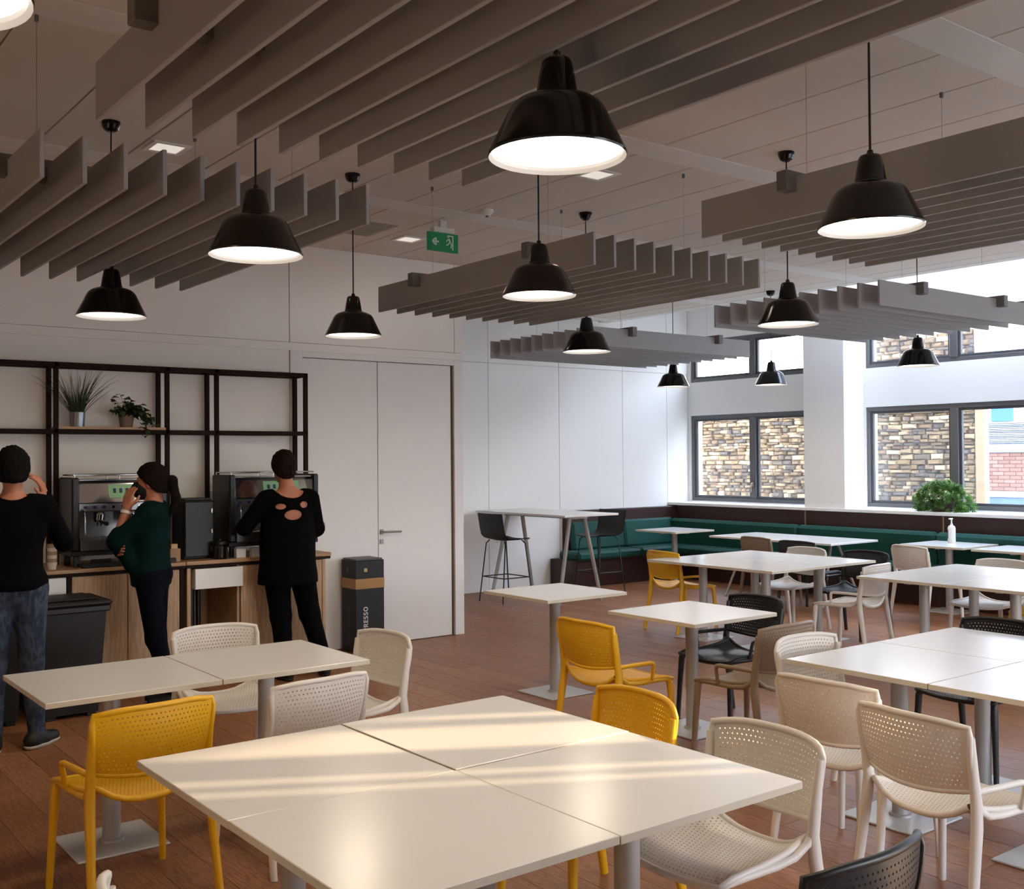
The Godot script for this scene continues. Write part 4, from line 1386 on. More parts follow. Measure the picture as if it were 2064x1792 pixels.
func grass_plant(at: Vector3) -> void:
	var p := thing("potted_grass", "spiky green grass plant in a zinc pot on the shelf board", "plant", at)
	var pot := MB.new()
	pot.lathe([Vector2(0.0, 0.0), Vector2(0.052, 0.0), Vector2(0.058, 0.11), Vector2(0.061, 0.114), Vector2(0.056, 0.114), Vector2(0.054, 0.10), Vector2(0.0, 0.10)], 24)
	put("pot", pot, mat(Color(0.55, 0.56, 0.57), 0.28, 0.85), p)
	var r := RandomNumberGenerator.new()
	r.seed = 7
	var gm := mat(Color(0.15, 0.20, 0.07), 0.6)
	var b := MB.new()
	for i in 130:
		var a := r.randf() * TAU
		var long := r.randf() < 0.35
		var l := r.randf_range(0.30, 0.46) if long else r.randf_range(0.12, 0.24)
		var out := r.randf_range(0.25, 1.15) if long else r.randf_range(0.1, 0.8)
		var base := V(cos(a) * r.randf() * 0.045, 0.10, sin(a) * r.randf() * 0.045)
		var pts := []
		for k in 5:
			var t := k / 4.0
			var zz := absf(sin(a)) * out * t * l * 0.35 - 0.01
			pts.append(base + V(cos(a) * out * t * l * 0.8, l * (t - 0.30 * out * t * t), zz))
		b.tube(pts, [0.0028, 0.0030, 0.0024, 0.0015, 0.0004], 4, false, 0.4)
	var o := put("blades", b, gm, p)
	tag(o, "", "", "", "stuff")
	for s in [[-0.05, 0.36], [0.02, 0.35]]:
		var f := MB.new()
		f.tube([V(s[0] * 0.4, 0.1, 0), V(s[0] * 0.8, 0.28, 0.01), V(s[0], s[1], 0.015), V(s[0] - 0.004, s[1] + 0.045, 0.015)], [0.0015, 0.0015, 0.004, 0.0005], 6)
		put("seed_head", f, mat(Color(0.62, 0.56, 0.36), 0.8), p)

func ivy_plant(at: Vector3) -> void:
	var p := thing("potted_ivy", "trailing ivy in a stone-coloured pot hanging over the shelf board", "plant", at)
	var pot := MB.new()
	pot.lathe([Vector2(0.0, 0.0), Vector2(0.045, 0.0), Vector2(0.060, 0.09), Vector2(0.062, 0.098), Vector2(0.056, 0.098), Vector2(0.054, 0.085), Vector2(0.0, 0.085)], 24)
	put("pot", pot, mat(Color(0.50, 0.42, 0.36), 0.8), p)
	var r := RandomNumberGenerator.new()
	r.seed = 19
	var lm := mat(Color(0.15, 0.24, 0.08), 0.5)
	var leaf := MB.new()
	leaf_quad(leaf, Vector3.ZERO, V(0, 0, 1), V(0, 1, 0), 0.05, 0.023)
	var lme := leaf.done()
	var stems := MB.new()
	var spots := []
	for i in 18:
		var a := r.randf() * TAU
		var q := V(0, 0.09, 0)
		var v := V(cos(a) * 0.75, r.randf_range(0.8, 1.6), absf(sin(a)) * 0.5)
		var n := r.randi_range(4, 7)
		var pts := [q]
		for k in n:
			q += v * 0.026
			v += V(0.0, -0.22, 0.02)
			pts.append(q)
			spots.append(q)
		stems.tube(pts, 0.0018, 4, false)
	for e in [[0.9, 0.45, 12], [0.8, 0.5, 11], [0.65, 0.45, 15], [0.5, 0.5, 12], [-0.8, 0.4, 6]]:
		var q := V(0, 0.09, 0.02)
		var v := V(e[0], 0.5, e[1])
		var pts := [q]
		for k in e[2]:
			q += v * 0.026
			v += V(-e[0] * 0.07, -0.2 if k > 2 else -0.1, -0.03)
			v.y = maxf(v.y, -0.9)
			pts.append(q)
			spots.append(q)
			spots.append(q + V(r.randf_range(-0.02, 0.02), r.randf_range(-0.01, 0.02), r.randf_range(-0.005, 0.015)))
		stems.tube(pts, 0.0018, 4, false)
	put("stems", stems, mat(Color(0.20, 0.22, 0.10), 0.7), p)
	for s in spots:
		var o := put("leaf", lme, lm, p)
		o.position = s
		o.rotation = V(r.randf_range(-0.3, 0.9), r.randf() * TAU, r.randf_range(-0.5, 0.5))
		o.scale = Vector3.ONE * r.randf_range(0.7, 1.25)

func build_small() -> void:
	# trailing plant on the window sill
	var p := thing("sill_plant", "bushy trailing green plant in a brown pot on the window sill", "plant", V(11.70, 1.055, -6.92))
	var pot := MB.new()
	pot.lathe([Vector2(0.0, 0.0), Vector2(0.11, 0.0), Vector2(0.14, 0.13), Vector2(0.15, 0.14), Vector2(0.135, 0.14), Vector2(0.13, 0.12), Vector2(0.0, 0.12)], 26)
	put("pot", pot, mat(Color(0.22, 0.115, 0.08), 0.6), p)
	var r := RandomNumberGenerator.new()
	r.seed = 51
	var gs := [mat(Color(0.30, 0.46, 0.17), 0.6), mat(Color(0.38, 0.54, 0.22), 0.6), mat(Color(0.22, 0.38, 0.14), 0.6)]
	for g in gs:
		g.backlight_enabled = true
		g.backlight = Color(0.25, 0.35, 0.1)
	var tuft := MB.new()
	for k in 6:
		var yy := -k * 0.016
		for s in 4:
			var a := s * TAU / 4 + k * 0.7
			leaf_quad(tuft, V(0, yy, 0), V(cos(a), -0.35, sin(a)).normalized(), V(0, 1, 0), 0.034, 0.009)
	var tm := tuft.done()
	for i in 230:
		var a := r.randf() * TAU
		var e := r.randf()
		var rad := 0.36 * sqrt(e)
		var y := 0.16 + 0.24 * (1.0 - pow(rad / 0.38, 2.0)) * r.randf_range(0.75, 1.0)
		if rad > 0.22 and r.randf() < 0.75:
			y = r.randf_range(0.03, 0.24)
		var o := put("sprig", tm, gs[r.randi_range(0, 2)], p)
		o.position = V(cos(a) * rad * 0.52, y, sin(a) * rad)
		o.rotation = V(sin(a) * 0.7 * rad / 0.36, r.randf() * TAU, -cos(a) * 0.7 * rad / 0.36)
		o.scale = Vector3.ONE * r.randf_range(0.75, 1.25)
	# pump bottle
	var b := thing("pump_bottle", "white hand gel pump bottle on a bench table", "bottle", V(11.12, 0.742, -6.47))
	var bd := MB.new()
	bd.lathe([Vector2(0.0, 0.0), Vector2(0.040, 0.0), Vector2(0.042, 0.005), Vector2(0.042, 0.165), Vector2(0.034, 0.188), Vector2(0.014, 0.20), Vector2(0.014, 0.215), Vector2(0.0, 0.215)], 24)
	put("body", bd, M.white_lacquer, b)
	var cp := MB.new()
	cp.tube([V(0, 0.21, 0), V(0, 0.262, 0)], 0.008, 10)
	cp.rbox(V(-0.045, 0.262, -0.012), V(0.014, 0.278, 0.012), 0.004)
	put("pump", cp, M.white_lacquer, b)
	var lb := MB.new()
	for i in 8:
		var a0 := PI + 0.1 + i * 0.13
		var a1 := a0 + 0.13
		var q := 0.0428
		lb.quad(V(q * sin(a0), 0.05, q * cos(a0)), V(q * sin(a1), 0.05, q * cos(a1)), V(q * sin(a1), 0.15, q * cos(a1)), V(q * sin(a0), 0.15, q * cos(a0)))
	put("paper_label", lb, mat(Color(0.33, 0.24, 0.42), 0.6), b)

# ---------------------------------------------------------------- people
class Fld:
	var lo: Vector3
	var nx: int
	var ny: int
	var nz: int
	var h: float
	var f: PackedFloat32Array
	func _init(a: Vector3, b: Vector3, cell: float) -> void:
		lo = a
		h = cell
		nx = int(ceil((b.x - a.x) / cell)) + 1
		ny = int(ceil((b.y - a.y) / cell)) + 1
		nz = int(ceil((b.z - a.z) / cell)) + 1
		f = PackedFloat32Array()
		f.resize(nx * ny * nz)
		f.fill(1.0)
	func span(a: Vector3, b: Vector3) -> Array:
		return [clampi(int(floor((a.x - lo.x) / h)), 0, nx), clampi(int(ceil((b.x - lo.x) / h)) + 1, 0, nx),
			clampi(int(floor((a.y - lo.y) / h)), 0, ny), clampi(int(ceil((b.y - lo.y) / h)) + 1, 0, ny),
			clampi(int(floor((a.z - lo.z) / h)), 0, nz), clampi(int(ceil((b.z - lo.z) / h)) + 1, 0, nz)]
	# tapered capsule joined with a smooth minimum
	func cap(a: Vector3, b: Vector3, ra: float, rb: float, k := 0.03) -> void:
		var g := maxf(ra, rb) + k + 2.5 * h
		var s := span(a.min(b) - Vector3.ONE * g, a.max(b) + Vector3.ONE * g)
		var ba := b - a
		var bb := maxf(ba.length_squared(), 1e-9)
		for z in range(s[4], s[5]):
			for y in range(s[2], s[3]):
				var i: int = (z * ny + y) * nx + s[0]
				var p := Vector3(lo.x + s[0] * h, lo.y + y * h, lo.z + z * h)
				for x in range(s[0], s[1]):
					var pa := p - a
					var t := clampf(pa.dot(ba) / bb, 0.0, 1.0)
					var d := (pa - ba * t).length() - lerpf(ra, rb, t)
					var o := f[i]
					var m := maxf(k - absf(o - d), 0.0)
					f[i] = minf(o, d) - m * m / (4.0 * k)
					i += 1
					p.x += h
	func ell(c: Vector3, r: Vector3, k := 0.04, cut := false) -> void:
		var g := r + Vector3.ONE * (k + 2.5 * h)
		var s := span(c - g, c + g)
		var mr := minf(r.x, minf(r.y, r.z))
		for z in range(s[4], s[5]):
			for y in range(s[2], s[3]):
				var i: int = (z * ny + y) * nx + s[0]
				var p := Vector3(lo.x + s[0] * h, lo.y + y * h, lo.z + z * h)
				for x in range(s[0], s[1]):
					var q := (p - c) / r
					var l := q.length()
					var d := l * (l - 1.0) / maxf((q / r).length(), 1e-6)
					var o := f[i]
					if cut:
						f[i] = maxf(o, -d)
					else:
						var m := maxf(k - absf(o - d), 0.0)
						f[i] = minf(o, d) - m * m / (4.0 * k)
					i += 1
					p.x += h
	# keep only what lies behind the plane
	func clip(p0: Vector3, n: Vector3) -> void:
		n = n.normalized()
		var i := 0
		for z in nz:
			for y in ny:
				var d := (Vector3(lo.x, lo.y + y * h, lo.z + z * h) - p0).dot(n)
				for x in nx:
					if d > f[i]:
						f[i] = d
					d += n.x * h
					i += 1
	func mesh(b: MB) -> void:
		b.sg(1)
		var sx := 1
		var sy := nx
		var sz := nx * ny
		var vid := {}
		var pos := []
		var lim := h * 3.5
		for z in nz - 1:
			for y in ny - 1:
				var i := (z * ny + y) * nx
				for x in nx - 1:
					var v0 := f[i]
					if absf(v0) < lim:
						var c := [v0, f[i + 1], f[i + sy], f[i + sy + 1], f[i + sz], f[i + sz + 1], f[i + sz + sy], f[i + sz + sy + 1]]
						var neg := 0
						for q in c:
							if q < 0.0:
								neg += 1
						if neg > 0 and neg < 8:
							var acc := Vector3.ZERO
							var n := 0
							for e in EDGES:
								var fa: float = c[e[0]]
								var fb: float = c[e[1]]
								if (fa < 0.0) != (fb < 0.0):
									var t := fa / (fa - fb)
									acc += CORN[e[0]].lerp(CORN[e[1]], t)
									n += 1
							vid[i] = pos.size()
							pos.append(lo + (Vector3(x, y, z) + acc / n) * h)
					i += 1
		for i in vid:
			var a := f[i] < 0.0
			# edges leaving this corner along x, y, z
			if (f[i + sx] < 0.0) != a:
				_face(b, pos, vid, i, sy, sz, a)
			if (f[i + sy] < 0.0) != a:
				_face(b, pos, vid, i, sz, sx, a)
			if (f[i + sz] < 0.0) != a:
				_face(b, pos, vid, i, sx, sy, a)
		b.sg(-1)
	func _face(b: MB, pos: Array, vid: Dictionary, i: int, s1: int, s2: int, a: bool) -> void:
		if not (vid.has(i - s1) and vid.has(i - s2) and vid.has(i - s1 - s2)):
			return
		var p0: Vector3 = pos[vid[i]]
		var p1: Vector3 = pos[vid[i - s1]]
		var p2: Vector3 = pos[vid[i - s1 - s2]]
		var p3: Vector3 = pos[vid[i - s2]]
		if a:
			b.quad(p0, p1, p2, p3)
		else:
			b.quad(p3, p2, p1, p0)
	const CORN := [Vector3(0, 0, 0), Vector3(1, 0, 0), Vector3(0, 1, 0), Vector3(1, 1, 0), Vector3(0, 0, 1), Vector3(1, 0, 1), Vector3(0, 1, 1), Vector3(1, 1, 1)]
	const EDGES := [[0, 1], [2, 3], [4, 5], [6, 7], [0, 2], [1, 3], [4, 6], [5, 7], [0, 4], [1, 5], [2, 6], [3, 7]]

# joints of a standing figure, 1.75 m, facing +Z; L is +X
func joints() -> Dictionary:
	return {"pelvis": V(0, 0.97, -0.01), "waist": V(0, 1.12, 0.0), "chest": V(0, 1.30, -0.005), "neck": V(0, 1.47, -0.025), "head": V(0, 1.63, 0.0),
		"shL": V(0.175, 1.415, -0.02), "shR": V(-0.175, 1.415, -0.02), "elL": V(0.235, 1.14, -0.04), "elR": V(-0.235, 1.14, -0.04), "wrL": V(0.25, 0.90, 0.05), "wrR": V(-0.25, 0.90, 0.05),
		"hipL": V(0.092, 0.93, -0.01), "hipR": V(-0.092, 0.93, -0.01), "knL": V(0.10, 0.50, 0.015), "knR": V(-0.10, 0.50, 0.015), "anL": V(0.105, 0.085, -0.03), "anR": V(-0.105, 0.085, -0.03)}

func torso(f: Fld, j: Dictionary, g: float, w: float) -> void:
	f.ell(j.pelvis, V(0.160 * w + g, 0.130 + g, 0.112 * w + g), 0.05)
	f.ell(j.waist, V(0.138 * w + g, 0.150 + g, 0.098 * w + g), 0.05)
	f.ell(j.chest, V(0.160 * w + g, 0.180 + g, 0.110 * w + g), 0.05)
	f.cap(j.shL * V(0.75, 1, 1), j.shR * V(0.75, 1, 1), 0.062 + g, 0.062 + g, 0.05)

func arms(f: Fld, j: Dictionary, g: float, fore := true) -> void:
	for s in ["L", "R"]:
		f.cap(j["sh" + s], j["el" + s], 0.052 + g, 0.041 + g, 0.03)
		if fore:
			f.cap(j["el" + s], j["wr" + s], 0.040 + g, 0.027 + g, 0.02)

func legs(f: Fld, j: Dictionary, g: float, w: float) -> void:
	for s in ["L", "R"]:
		f.cap(j["hip" + s], j["kn" + s], 0.086 * w + g, 0.056 + g, 0.04)
		f.cap(j["kn" + s], j["an" + s], 0.054 + g, 0.036 + g, 0.03)

func hand(b: MB, wrist: Vector3, dir: Vector3, palm: Vector3, thumb_side: float, curl: float) -> void:
	# dir points along the hand, palm is the way the palm faces
	dir = dir.normalized()
	var side := dir.cross(palm).normalized() * thumb_side
	palm = side.cross(dir).normalized() * thumb_side
	var f := Fld.new(wrist - Vector3.ONE * 0.2, wrist + Vector3.ONE * 0.2, 0.005)
	f.cap(wrist - dir * 0.05, wrist, 0.028, 0.026, 0.02)
	for k in 4:
		var o := (1.5 - k) * 0.019
		f.cap(wrist + dir * 0.01 + side * o * 0.7, wrist + dir * 0.078 + side * o, 0.017, 0.0125, 0.015)
		var q := wrist + dir * 0.085 + side * o
		var l: float = [0.040, 0.046, 0.043, 0.033][k]
		var d := dir
		for n in 3:
			d = (d + palm * curl * (0.55 if n else 0.35)).normalized()
			var e: Vector3 = q + d * l * [1.0, 0.7, 0.55][n]
			f.cap(q, e, 0.0095 - n * 0.001, 0.0088 - n * 0.001, 0.004)
			q = e
	var tb := wrist + dir * 0.025 + side * 0.028
	var t1 := tb + (dir * 0.6 + side * 0.75 + palm * 0.25).normalized() * 0.042
	f.cap(tb, t1, 0.0135, 0.011, 0.012)
	f.cap(t1, t1 + (dir * 0.9 + side * 0.15 + palm * 0.3 * curl).normalized() * 0.045, 0.011, 0.0085, 0.004)
	f.mesh(b)

func head_shape(b: MB, c: Vector3, neck: Vector3) -> void:
	var f := Fld.new(c - V(0.13, 0.24, 0.15), c + V(0.13, 0.16, 0.16), 0.0065)
	f.ell(c + V(0, 0.02, -0.012), V(0.076, 0.095, 0.094), 0.03)
	f.ell(c + V(0, -0.045, 0.028), V(0.058, 0.072, 0.066), 0.03)
	f.cap(c + V(0, -0.06, -0.025), neck, 0.052, 0.058, 0.03)
	f.cap(c + V(0, 0.012, 0.088), c + V(0, -0.024, 0.108), 0.009, 0.015, 0.012)
	f.cap(c + V(-0.035, 0.026, 0.072), c + V(0.035, 0.026, 0.072), 0.013, 0.013, 0.015)
	f.ell(c + V(0, -0.062, 0.088), V(0.026, 0.011, 0.013), 0.010)
	f.ell(c + V(0, -0.100, 0.070), V(0.028, 0.022, 0.025), 0.02)
	for s in [-1, 1]:
		f.ell(c + V(s * 0.078, -0.012, -0.008), V(0.010, 0.032, 0.019), 0.008)
		f.ell(c + V(s * 0.030, 0.004, 0.092), V(0.017, 0.010, 0.010), 0.004, true)
	f.mesh(b)

func eyes(p: Node3D, bodyn: Node, c: Vector3) -> void:
	for s in [-1, 1]:
		var e := MB.new()
		e.lathe([Vector2(0, -0.010), Vector2(0.007, -0.007), Vector2(0.010, 0), Vector2(0.007, 0.007), Vector2(0, 0.010)], 12, c + V(s * 0.031, 0.004, 0.078))
		put("eye", e, M.eye, bodyn)

func shoe(b: MB, an: Vector3, turn: float) -> void:
	var q := Basis(V(0, 1, 0), turn)
	var f := Fld.new(an + V(-0.26, -0.12, -0.26), an + V(0.26, 0.1, 0.26), 0.008)
	var y := 0.045 - an.y
	f.cap(an + q * V(0, y + 0.004, -0.05), an + q * V(0, y, 0.05), 0.040, 0.044, 0.02)
	f.cap(an + q * V(0, y, 0.05), an + q * V(0.004, y - 0.008, 0.145), 0.044, 0.036, 0.02)
	f.cap(an + q * V(0, y + 0.005, -0.03), an + V(0, 0.015, 0), 0.042, 0.046, 0.03)
	f.clip(V(0, 0.012, 0), V(0, -1, 0))
	f.clip(an + V(0, 0.03, 0), V(0, 1, 0))
	f.mesh(b)

func sole(b: MB, an: Vector3, turn: float) -> void:
	var q := Basis(V(0, 1, 0), turn)
	var f := Fld.new(an + V(-0.26, -0.12, -0.26), an + V(0.26, 0.0, 0.26), 0.007)
	f.cap(an + q * V(0, 0.035 - an.y, -0.05), an + q * V(0, 0.03 - an.y, 0.05), 0.044, 0.048, 0.02)
	f.cap(an + q * V(0, 0.03 - an.y, 0.05), an + q * V(0.004, 0.028 - an.y, 0.148), 0.048, 0.039, 0.02)
	f.clip(V(0, 0.0, 0), V(0, -1, 0))
	f.clip(V(0, 0.022, 0), V(0, 1, 0))
	f.mesh(b)

func skin_body(j: Dictionary, w: float, hands: Array) -> MB:
	var b := MB.new()
	var f := Fld.new(V(-0.62, 0.0, -0.45), V(0.62, 1.56, 0.62), 0.016)
	torso(f, j, 0.0, w)
	arms(f, j, 0.0)
	legs(f, j, 0.0, w)
	f.cap(j.neck, j.head + V(0, -0.08, -0.02), 0.060, 0.052, 0.05)
	for s in ["L", "R"]:
		f.cap(j["an" + s], j["an" + s] + V(0, -0.045, 0.10), 0.036, 0.026, 0.02)
	f.mesh(b)
	head_shape(b, j.head, j.neck)
	for k in hands:
		hand(b, k[0], k[1], k[2], k[3], k[4])
	return b

func build_people() -> void:
	M.skin = mat(Color(0.66, 0.42, 0.31), 0.55)
	M.skin.subsurf_scatter_enabled = true
	M.skin.subsurf_scatter_strength = 0.1
	M.eye = mat(Color(0.05, 0.035, 0.03), 0.2)
	var cloth := noise_tex(0.25, 77, [Color(0.75, 0.75, 0.75), Color(1, 1, 1)], 256, 3)
	man_in_jeans(cloth)
	woman_teal(cloth)
	woman_black(cloth)

func man_in_jeans(cloth: Texture2D) -> void:
	var p := thing("person", "person in a black sweater and faded jeans raising a hand to the face", "person", V(1.53, 0, -6.93), deg_to_rad(168))
	var j := joints()
	for k in j:
		j[k] = j[k] * 1.022
	j.elR = V(-0.29, 1.22, 0.10)
	j.wrR = V(-0.185, 1.50, 0.13)
	j.elL = V(0.26, 1.17, 0.05)
	j.wrL = V(0.12, 1.12, 0.26)
	j.anR = V(-0.13, 0.085, -0.01)
	j.head += V(0.0, 0.01, 0.0)
	var body := put("body", skin_body(j, 1.03, [[j.wrR, V(0.22, 0.8, -0.25), V(0.9, 0, 0.2), 1.0, 0.9], [j.wrL, V(-0.7, -0.1, 0.6), V(-0.5, 0, -0.7), 1.0, 0.5]]), M.skin, p)
	eyes(p, body, j.head)
	var sw := MB.new()
	var f := Fld.new(V(-0.62, 0.85, -0.4), V(0.62, 1.6, 0.5), 0.014)
	torso(f, j, 0.022, 1.06)
	arms(f, j, 0.016)
	f.ell(V(0, 1.0, -0.01), V(0.185, 0.10, 0.135), 0.04)
	f.clip(V(0, 0.955, 0), V(0, -1, 0))
	f.ell(V(0, 1.60, -0.03), V(0.105, 0.125, 0.11), 0.0, true)
	f.mesh(sw)
	put("sweater", sw, grain(mat(Color(0.018, 0.020, 0.026), 0.9, 0, 0.2), cloth, V(5, 5, 5)), p)
	var tr := MB.new()
	f = Fld.new(V(-0.32, 0.04, -0.3), V(0.32, 1.12, 0.3), 0.014)
	legs(f, j, 0.014, 1.05)
	f.ell(j.pelvis + V(0, -0.01, 0), V(0.178, 0.13, 0.128), 0.05)
	f.clip(V(0, 0.06, 0), V(0, -1, 0))
	f.mesh(tr)
	put("jeans", tr, grain(mat(Color(0.30, 0.34, 0.40), 0.9, 0, 0.2), noise_tex(0.02, 41, [Color(0.45, 0.45, 0.47), Color(1, 1, 1), Color(0.6, 0.6, 0.62), Color(0.95, 0.96, 1)], 256, 4), V(2.2, 0.9, 2.2)), p)
	for s in [["L", 0.1], ["R", -0.75]]:
		var sh := MB.new()
		shoe(sh, j["an" + s[0]], s[1])
		var so := put("shoe", sh, mat(Color(0.03, 0.03, 0.035), 0.6), p)
		var sl := MB.new()
		sole(sl, j["an" + s[0]], s[1])
		put("sole", sl, mat(Color(0.72, 0.70, 0.66), 0.7), so)
	hair_cap(p, j.head, Color(0.028, 0.025, 0.024), 0.017, V(0, -0.75, 0.66), V(0, 0.06, 0.078), -0.055)

func hair_cap(p: Node3D, c: Vector3, col: Color, g: float, n: Vector3, at: Vector3, low: float) -> MeshInstance3D:
	var b := MB.new()
	var f := Fld.new(c - V(0.14, 0.2, 0.16), c + V(0.14, 0.17, 0.16), 0.007)
	f.ell(c + V(0, 0.022, -0.015), V(0.078 + g, 0.098 + g * 1.5, 0.096 + g), 0.03)
	f.ell(c + V(0, -0.045, -0.045), V(0.058 + g, 0.06, 0.055 + g), 0.03)
	var nz := FastNoiseLite.new()
	nz.seed = 12
	nz.frequency = 28.0
	nz.fractal_octaves = 2
	var i := 0
	for z in f.nz:
		for y in f.ny:
			for x in f.nx:
				if absf(f.f[i]) < 0.03:
					f.f[i] -= 0.014 * absf(nz.get_noise_3d(f.lo.x + x * f.h, (f.lo.y + y * f.h) * 0.45, f.lo.z + z * f.h))
				i += 1
	f.clip(c + at, n)
	f.clip(c + V(0, low, 0), V(0, -1, 0.25))
	f.mesh(b)
	return put("hair", b, mat(col, 0.85, 0, 0.25), p)

func woman_teal(cloth: Texture2D) -> void:
	var p := thing("person", "person in a teal sweater and dark mask with a hand on the cheek", "person", V(2.57, 0, -7.55), deg_to_rad(-122))
	var j := joints()
	for k in j:
		j[k] = j[k] * 0.962
	j.shL = V(0.155, 1.36, -0.03)
	j.shR = V(-0.155, 1.36, -0.03)
	j.elL = V(0.17, 1.17, 0.19)
	j.wrL = V(0.105, 1.395, 0.135)
	j.elR = V(-0.19, 1.09, 0.11)
	j.wrR = V(0.06, 1.09, 0.19)
	j.anL = V(0.07, 0.08, -0.17)
	j.anR = V(-0.07, 0.08, -0.12)
	j.knL = V(0.085, 0.48, -0.05)
	j.knR = V(-0.085, 0.48, -0.02)
	var body := put("body", skin_body(j, 0.92, [[j.wrL, V(-0.10, 0.9, -0.10), V(-0.75, 0, -0.3), -1.0, 1.2], [j.wrR, V(1.0, 0.15, -0.1), V(0, 0, -1), 1.0, 0.8]]), M.skin, p)
	eyes(p, body, j.head)
	var sw := MB.new()
	var f := Fld.new(V(-0.45, 0.78, -0.35), V(0.45, 1.52, 0.45), 0.013)
	torso(f, j, 0.024, 0.95)
	for s in ["L", "R"]:
		f.cap(j["sh" + s], j["el" + s], 0.066, 0.060, 0.03)
	f.cap(j.elR, j.wrR, 0.056, 0.048, 0.02)
	f.cap(j.elL, j.elL.lerp(j.wrL, 0.22), 0.058, 0.052, 0.02)
	f.cap(j.elL + V(-0.01, 0, -0.02), V(0.10, 1.0, 0.11), 0.05, 0.05, 0.06)
	f.ell(V(0, 0.86, 0.0), V(0.160, 0.20, 0.126), 0.05)
	f.ell(V(0, 1.22, 0.07), V(0.13, 0.10, 0.09), 0.05)
	f.clip(V(0, 0.845, 0), V(0, -1, 0))
	f.ell(V(0, 1.50, 0.02), V(0.125, 0.12, 0.13), 0.0, true)
	f.mesh(sw)
	put("sweater", sw, grain(mat(Color(0.012, 0.135, 0.125), 0.85, 0, 0.2), cloth, V(5, 5, 5)), p)
	var tr := MB.new()
	f = Fld.new(V(-0.3, 0.05, -0.3), V(0.3, 1.05, 0.3), 0.013)
	legs(f, j, 0.010, 1.0)
	f.ell(j.pelvis + V(0, -0.01, -0.012), V(0.165, 0.12, 0.128), 0.05)
	f.clip(V(0, 0.075, 0), V(0, -1, 0))
	f.mesh(tr)
	put("jeans", tr, grain(mat(Color(0.032, 0.038, 0.085), 0.85, 0, 0.2), cloth, V(3, 3, 3)), p)
	for s in ["L", "R"]:
		var sh := MB.new()
		shoe(sh, j["an" + s], 0.0)
		var so := put("shoe", sh, mat(Color(0.04, 0.05, 0.09), 0.6), p)
		var sl := MB.new()
		sole(sl, j["an" + s], 0.0)
		put("sole", sl, mat(Color(0.6, 0.6, 0.62), 0.7), so)
	var hr := hair_cap(p, j.head, Color(0.075, 0.045, 0.032), 0.017, V(0, -0.75, 0.66), V(0, 0.055, 0.075), -0.05)
	var pt := MB.new()
	f = Fld.new(j.head + V(-0.1, -0.30, -0.28), j.head + V(0.1, 0.1, -0.02), 0.008)
	f.cap(j.head + V(0, 0.025, -0.09), j.head + V(0, 0.015, -0.15), 0.026, 0.034, 0.02)
	f.cap(j.head + V(0, 0.015, -0.15), j.head + V(0, -0.11, -0.175), 0.034, 0.032, 0.02)
	f.cap(j.head + V(0, -0.11, -0.175), j.head + V(0, -0.235, -0.135), 0.032, 0.012, 0.02)
	f.mesh(pt)
	put("ponytail", pt, hr.material_override, hr)
	var mk := MB.new()
	f = Fld.new(j.head + V(-0.1, -0.16, -0.02), j.head + V(0.1, 0.03, 0.17), 0.006)
	f.ell(j.head + V(0, -0.052, 0.045), V(0.068, 0.068, 0.082), 0.02)
	f.cap(j.head + V(0, -0.015, 0.10), j.head + V(0, -0.05, 0.118), 0.020, 0.024, 0.02)
	f.clip(j.head + V(0, -0.008, 0), V(0, 1, -0.15))
	f.clip(j.head + V(0, 0, 0.012), V(0, 0, -1))
	f.mesh(mk)
	put("face_mask", mk, mat(Color(0.012, 0.012, 0.016), 0.85), p)
	var wb := MB.new()
	var ax: Vector3 = (j.wrL - j.elL).normalized()
	var wc: Vector3 = j.wrL - ax * 0.03
	wb.tube([wc - ax * 0.010, wc + ax * 0.010], 0.034, 20)
	put("wristband", wb, mat(Color(0.82, 0.80, 0.78), 0.4), p)

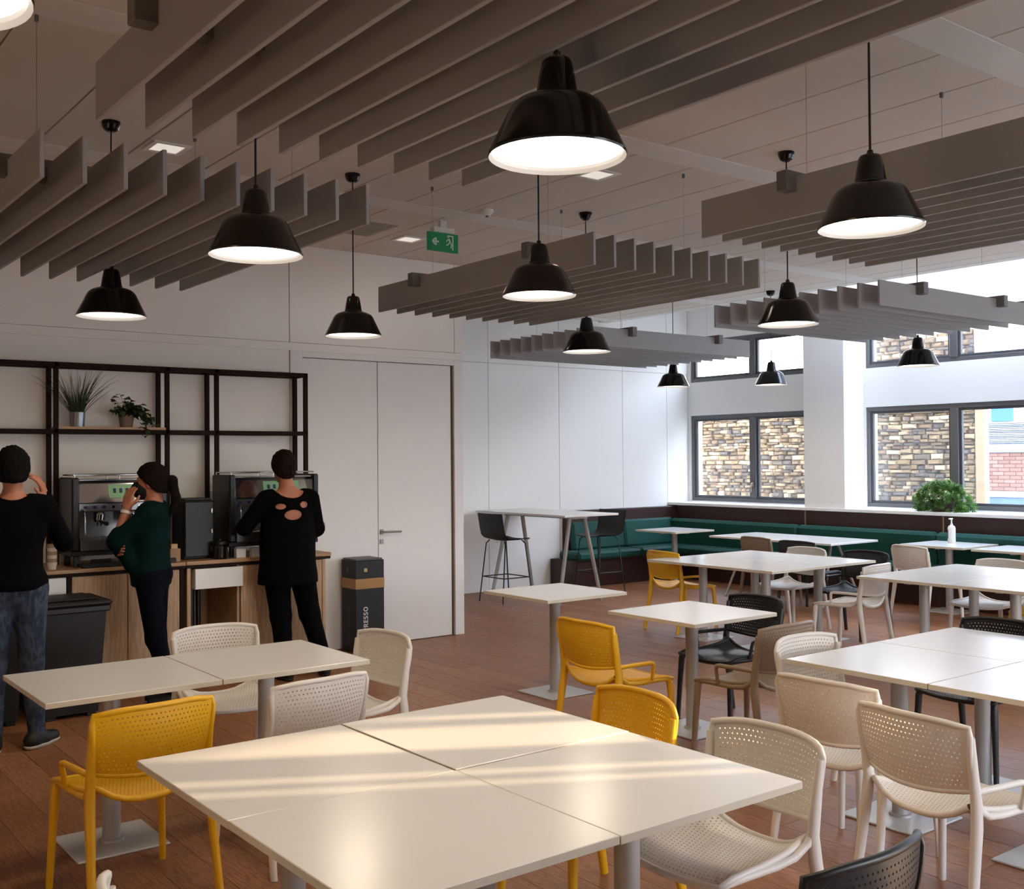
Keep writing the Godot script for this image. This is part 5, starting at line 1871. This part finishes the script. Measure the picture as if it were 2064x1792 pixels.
func woman_black(cloth: Texture2D) -> void:
	var p := thing("person", "person in a black top with crossed back straps working at the coffee machine", "person", V(3.72, 0, -7.76), deg_to_rad(176))
	var j := joints()
	for k in j:
		j[k] = j[k] * 1.008
	j.shL = V(0.185, 1.415, -0.02)
	j.shR = V(-0.185, 1.415, -0.02)
	j.elL = V(0.33, 1.20, 0.05)
	j.wrL = V(0.26, 1.18, 0.29)
	j.elR = V(-0.255, 1.17, 0.02)
	j.wrR = V(-0.20, 1.18, 0.26)
	j.hipL = V(0.10, 0.93, 0.0)
	j.hipR = V(-0.10, 0.93, 0.0)
	j.knL = V(0.055, 0.50, 0.01)
	j.knR = V(-0.185, 0.50, 0.01)
	j.anL = V(0.03, 0.085, -0.02)
	j.anR = V(-0.30, 0.085, -0.02)
	j.head += V(0.03, 0.02, 0.01)
	var body := put("body", skin_body(j, 1.12, [[j.wrL, V(-0.1, 0.0, 1), V(0, -1, 0), 1.0, 0.8], [j.wrR, V(0.1, 0.0, 1), V(0, -1, 0), -1.0, 0.8]]), M.skin, p)
	eyes(p, body, j.head)
	var tp := MB.new()
	var f := Fld.new(V(-0.6, 0.68, -0.4), V(0.6, 1.56, 0.42), 0.011)
	torso(f, j, 0.018, 1.16)
	arms(f, j, 0.020, false)
	for s in ["L", "R"]:
		f.cap(j["el" + s], j["wr" + s].lerp(j["el" + s], 0.35), 0.062, 0.056, 0.02)
		f.ell(V(0, 0.77, -0.005), V(0.225, 0.34, 0.165), 0.06)
	f.ell(V(0, 1.10, 0.0), V(0.225, 0.25, 0.15), 0.06)
	f.clip(V(0, 0.755, 0), V(0, -1, 0))
	# open neckline and the cut-outs between the crossed straps
	f.ell(V(0.0, 1.535, -0.05), V(0.135, 0.118, 0.19), 0.0, true)
	f.ell(V(0.098, 1.362, -0.17), V(0.046, 0.026, 0.14), 0.0, true)
	f.ell(V(-0.098, 1.372, -0.17), V(0.044, 0.030, 0.14), 0.0, true)
	f.ell(V(0.0, 1.295, -0.17), V(0.078, 0.042, 0.14), 0.0, true)
	f.mesh(tp)
	put("top", tp, grain(mat(Color(0.014, 0.014, 0.017), 0.9, 0, 0.2), cloth, V(5, 5, 5)), p)
	var tr := MB.new()
	f = Fld.new(V(-0.45, 0.05, -0.3), V(0.3, 1.05, 0.3), 0.013)
	legs(f, j, 0.026, 1.0)
	f.ell(j.pelvis + V(0, -0.02, 0), V(0.19, 0.12, 0.145), 0.05)
	f.clip(V(0, 0.07, 0), V(0, -1, 0))
	f.mesh(tr)
	put("trousers", tr, grain(mat(Color(0.016, 0.018, 0.028), 0.85, 0, 0.2), cloth, V(3, 1, 3)), p)
	for s in [["L", 0.15], ["R", -0.35]]:
		var sh := MB.new()
		shoe(sh, j["an" + s[0]], s[1])
		var so := put("shoe", sh, mat(Color(0.02, 0.02, 0.024), 0.6), p)
		var sl := MB.new()
		sole(sl, j["an" + s[0]], s[1])
		put("sole", sl, mat(Color(0.10, 0.10, 0.10), 0.7), so)
	hair_cap(p, j.head, Color(0.095, 0.035, 0.035), 0.014, V(0, -0.75, 0.66), V(0, 0.06, 0.08), -0.07)
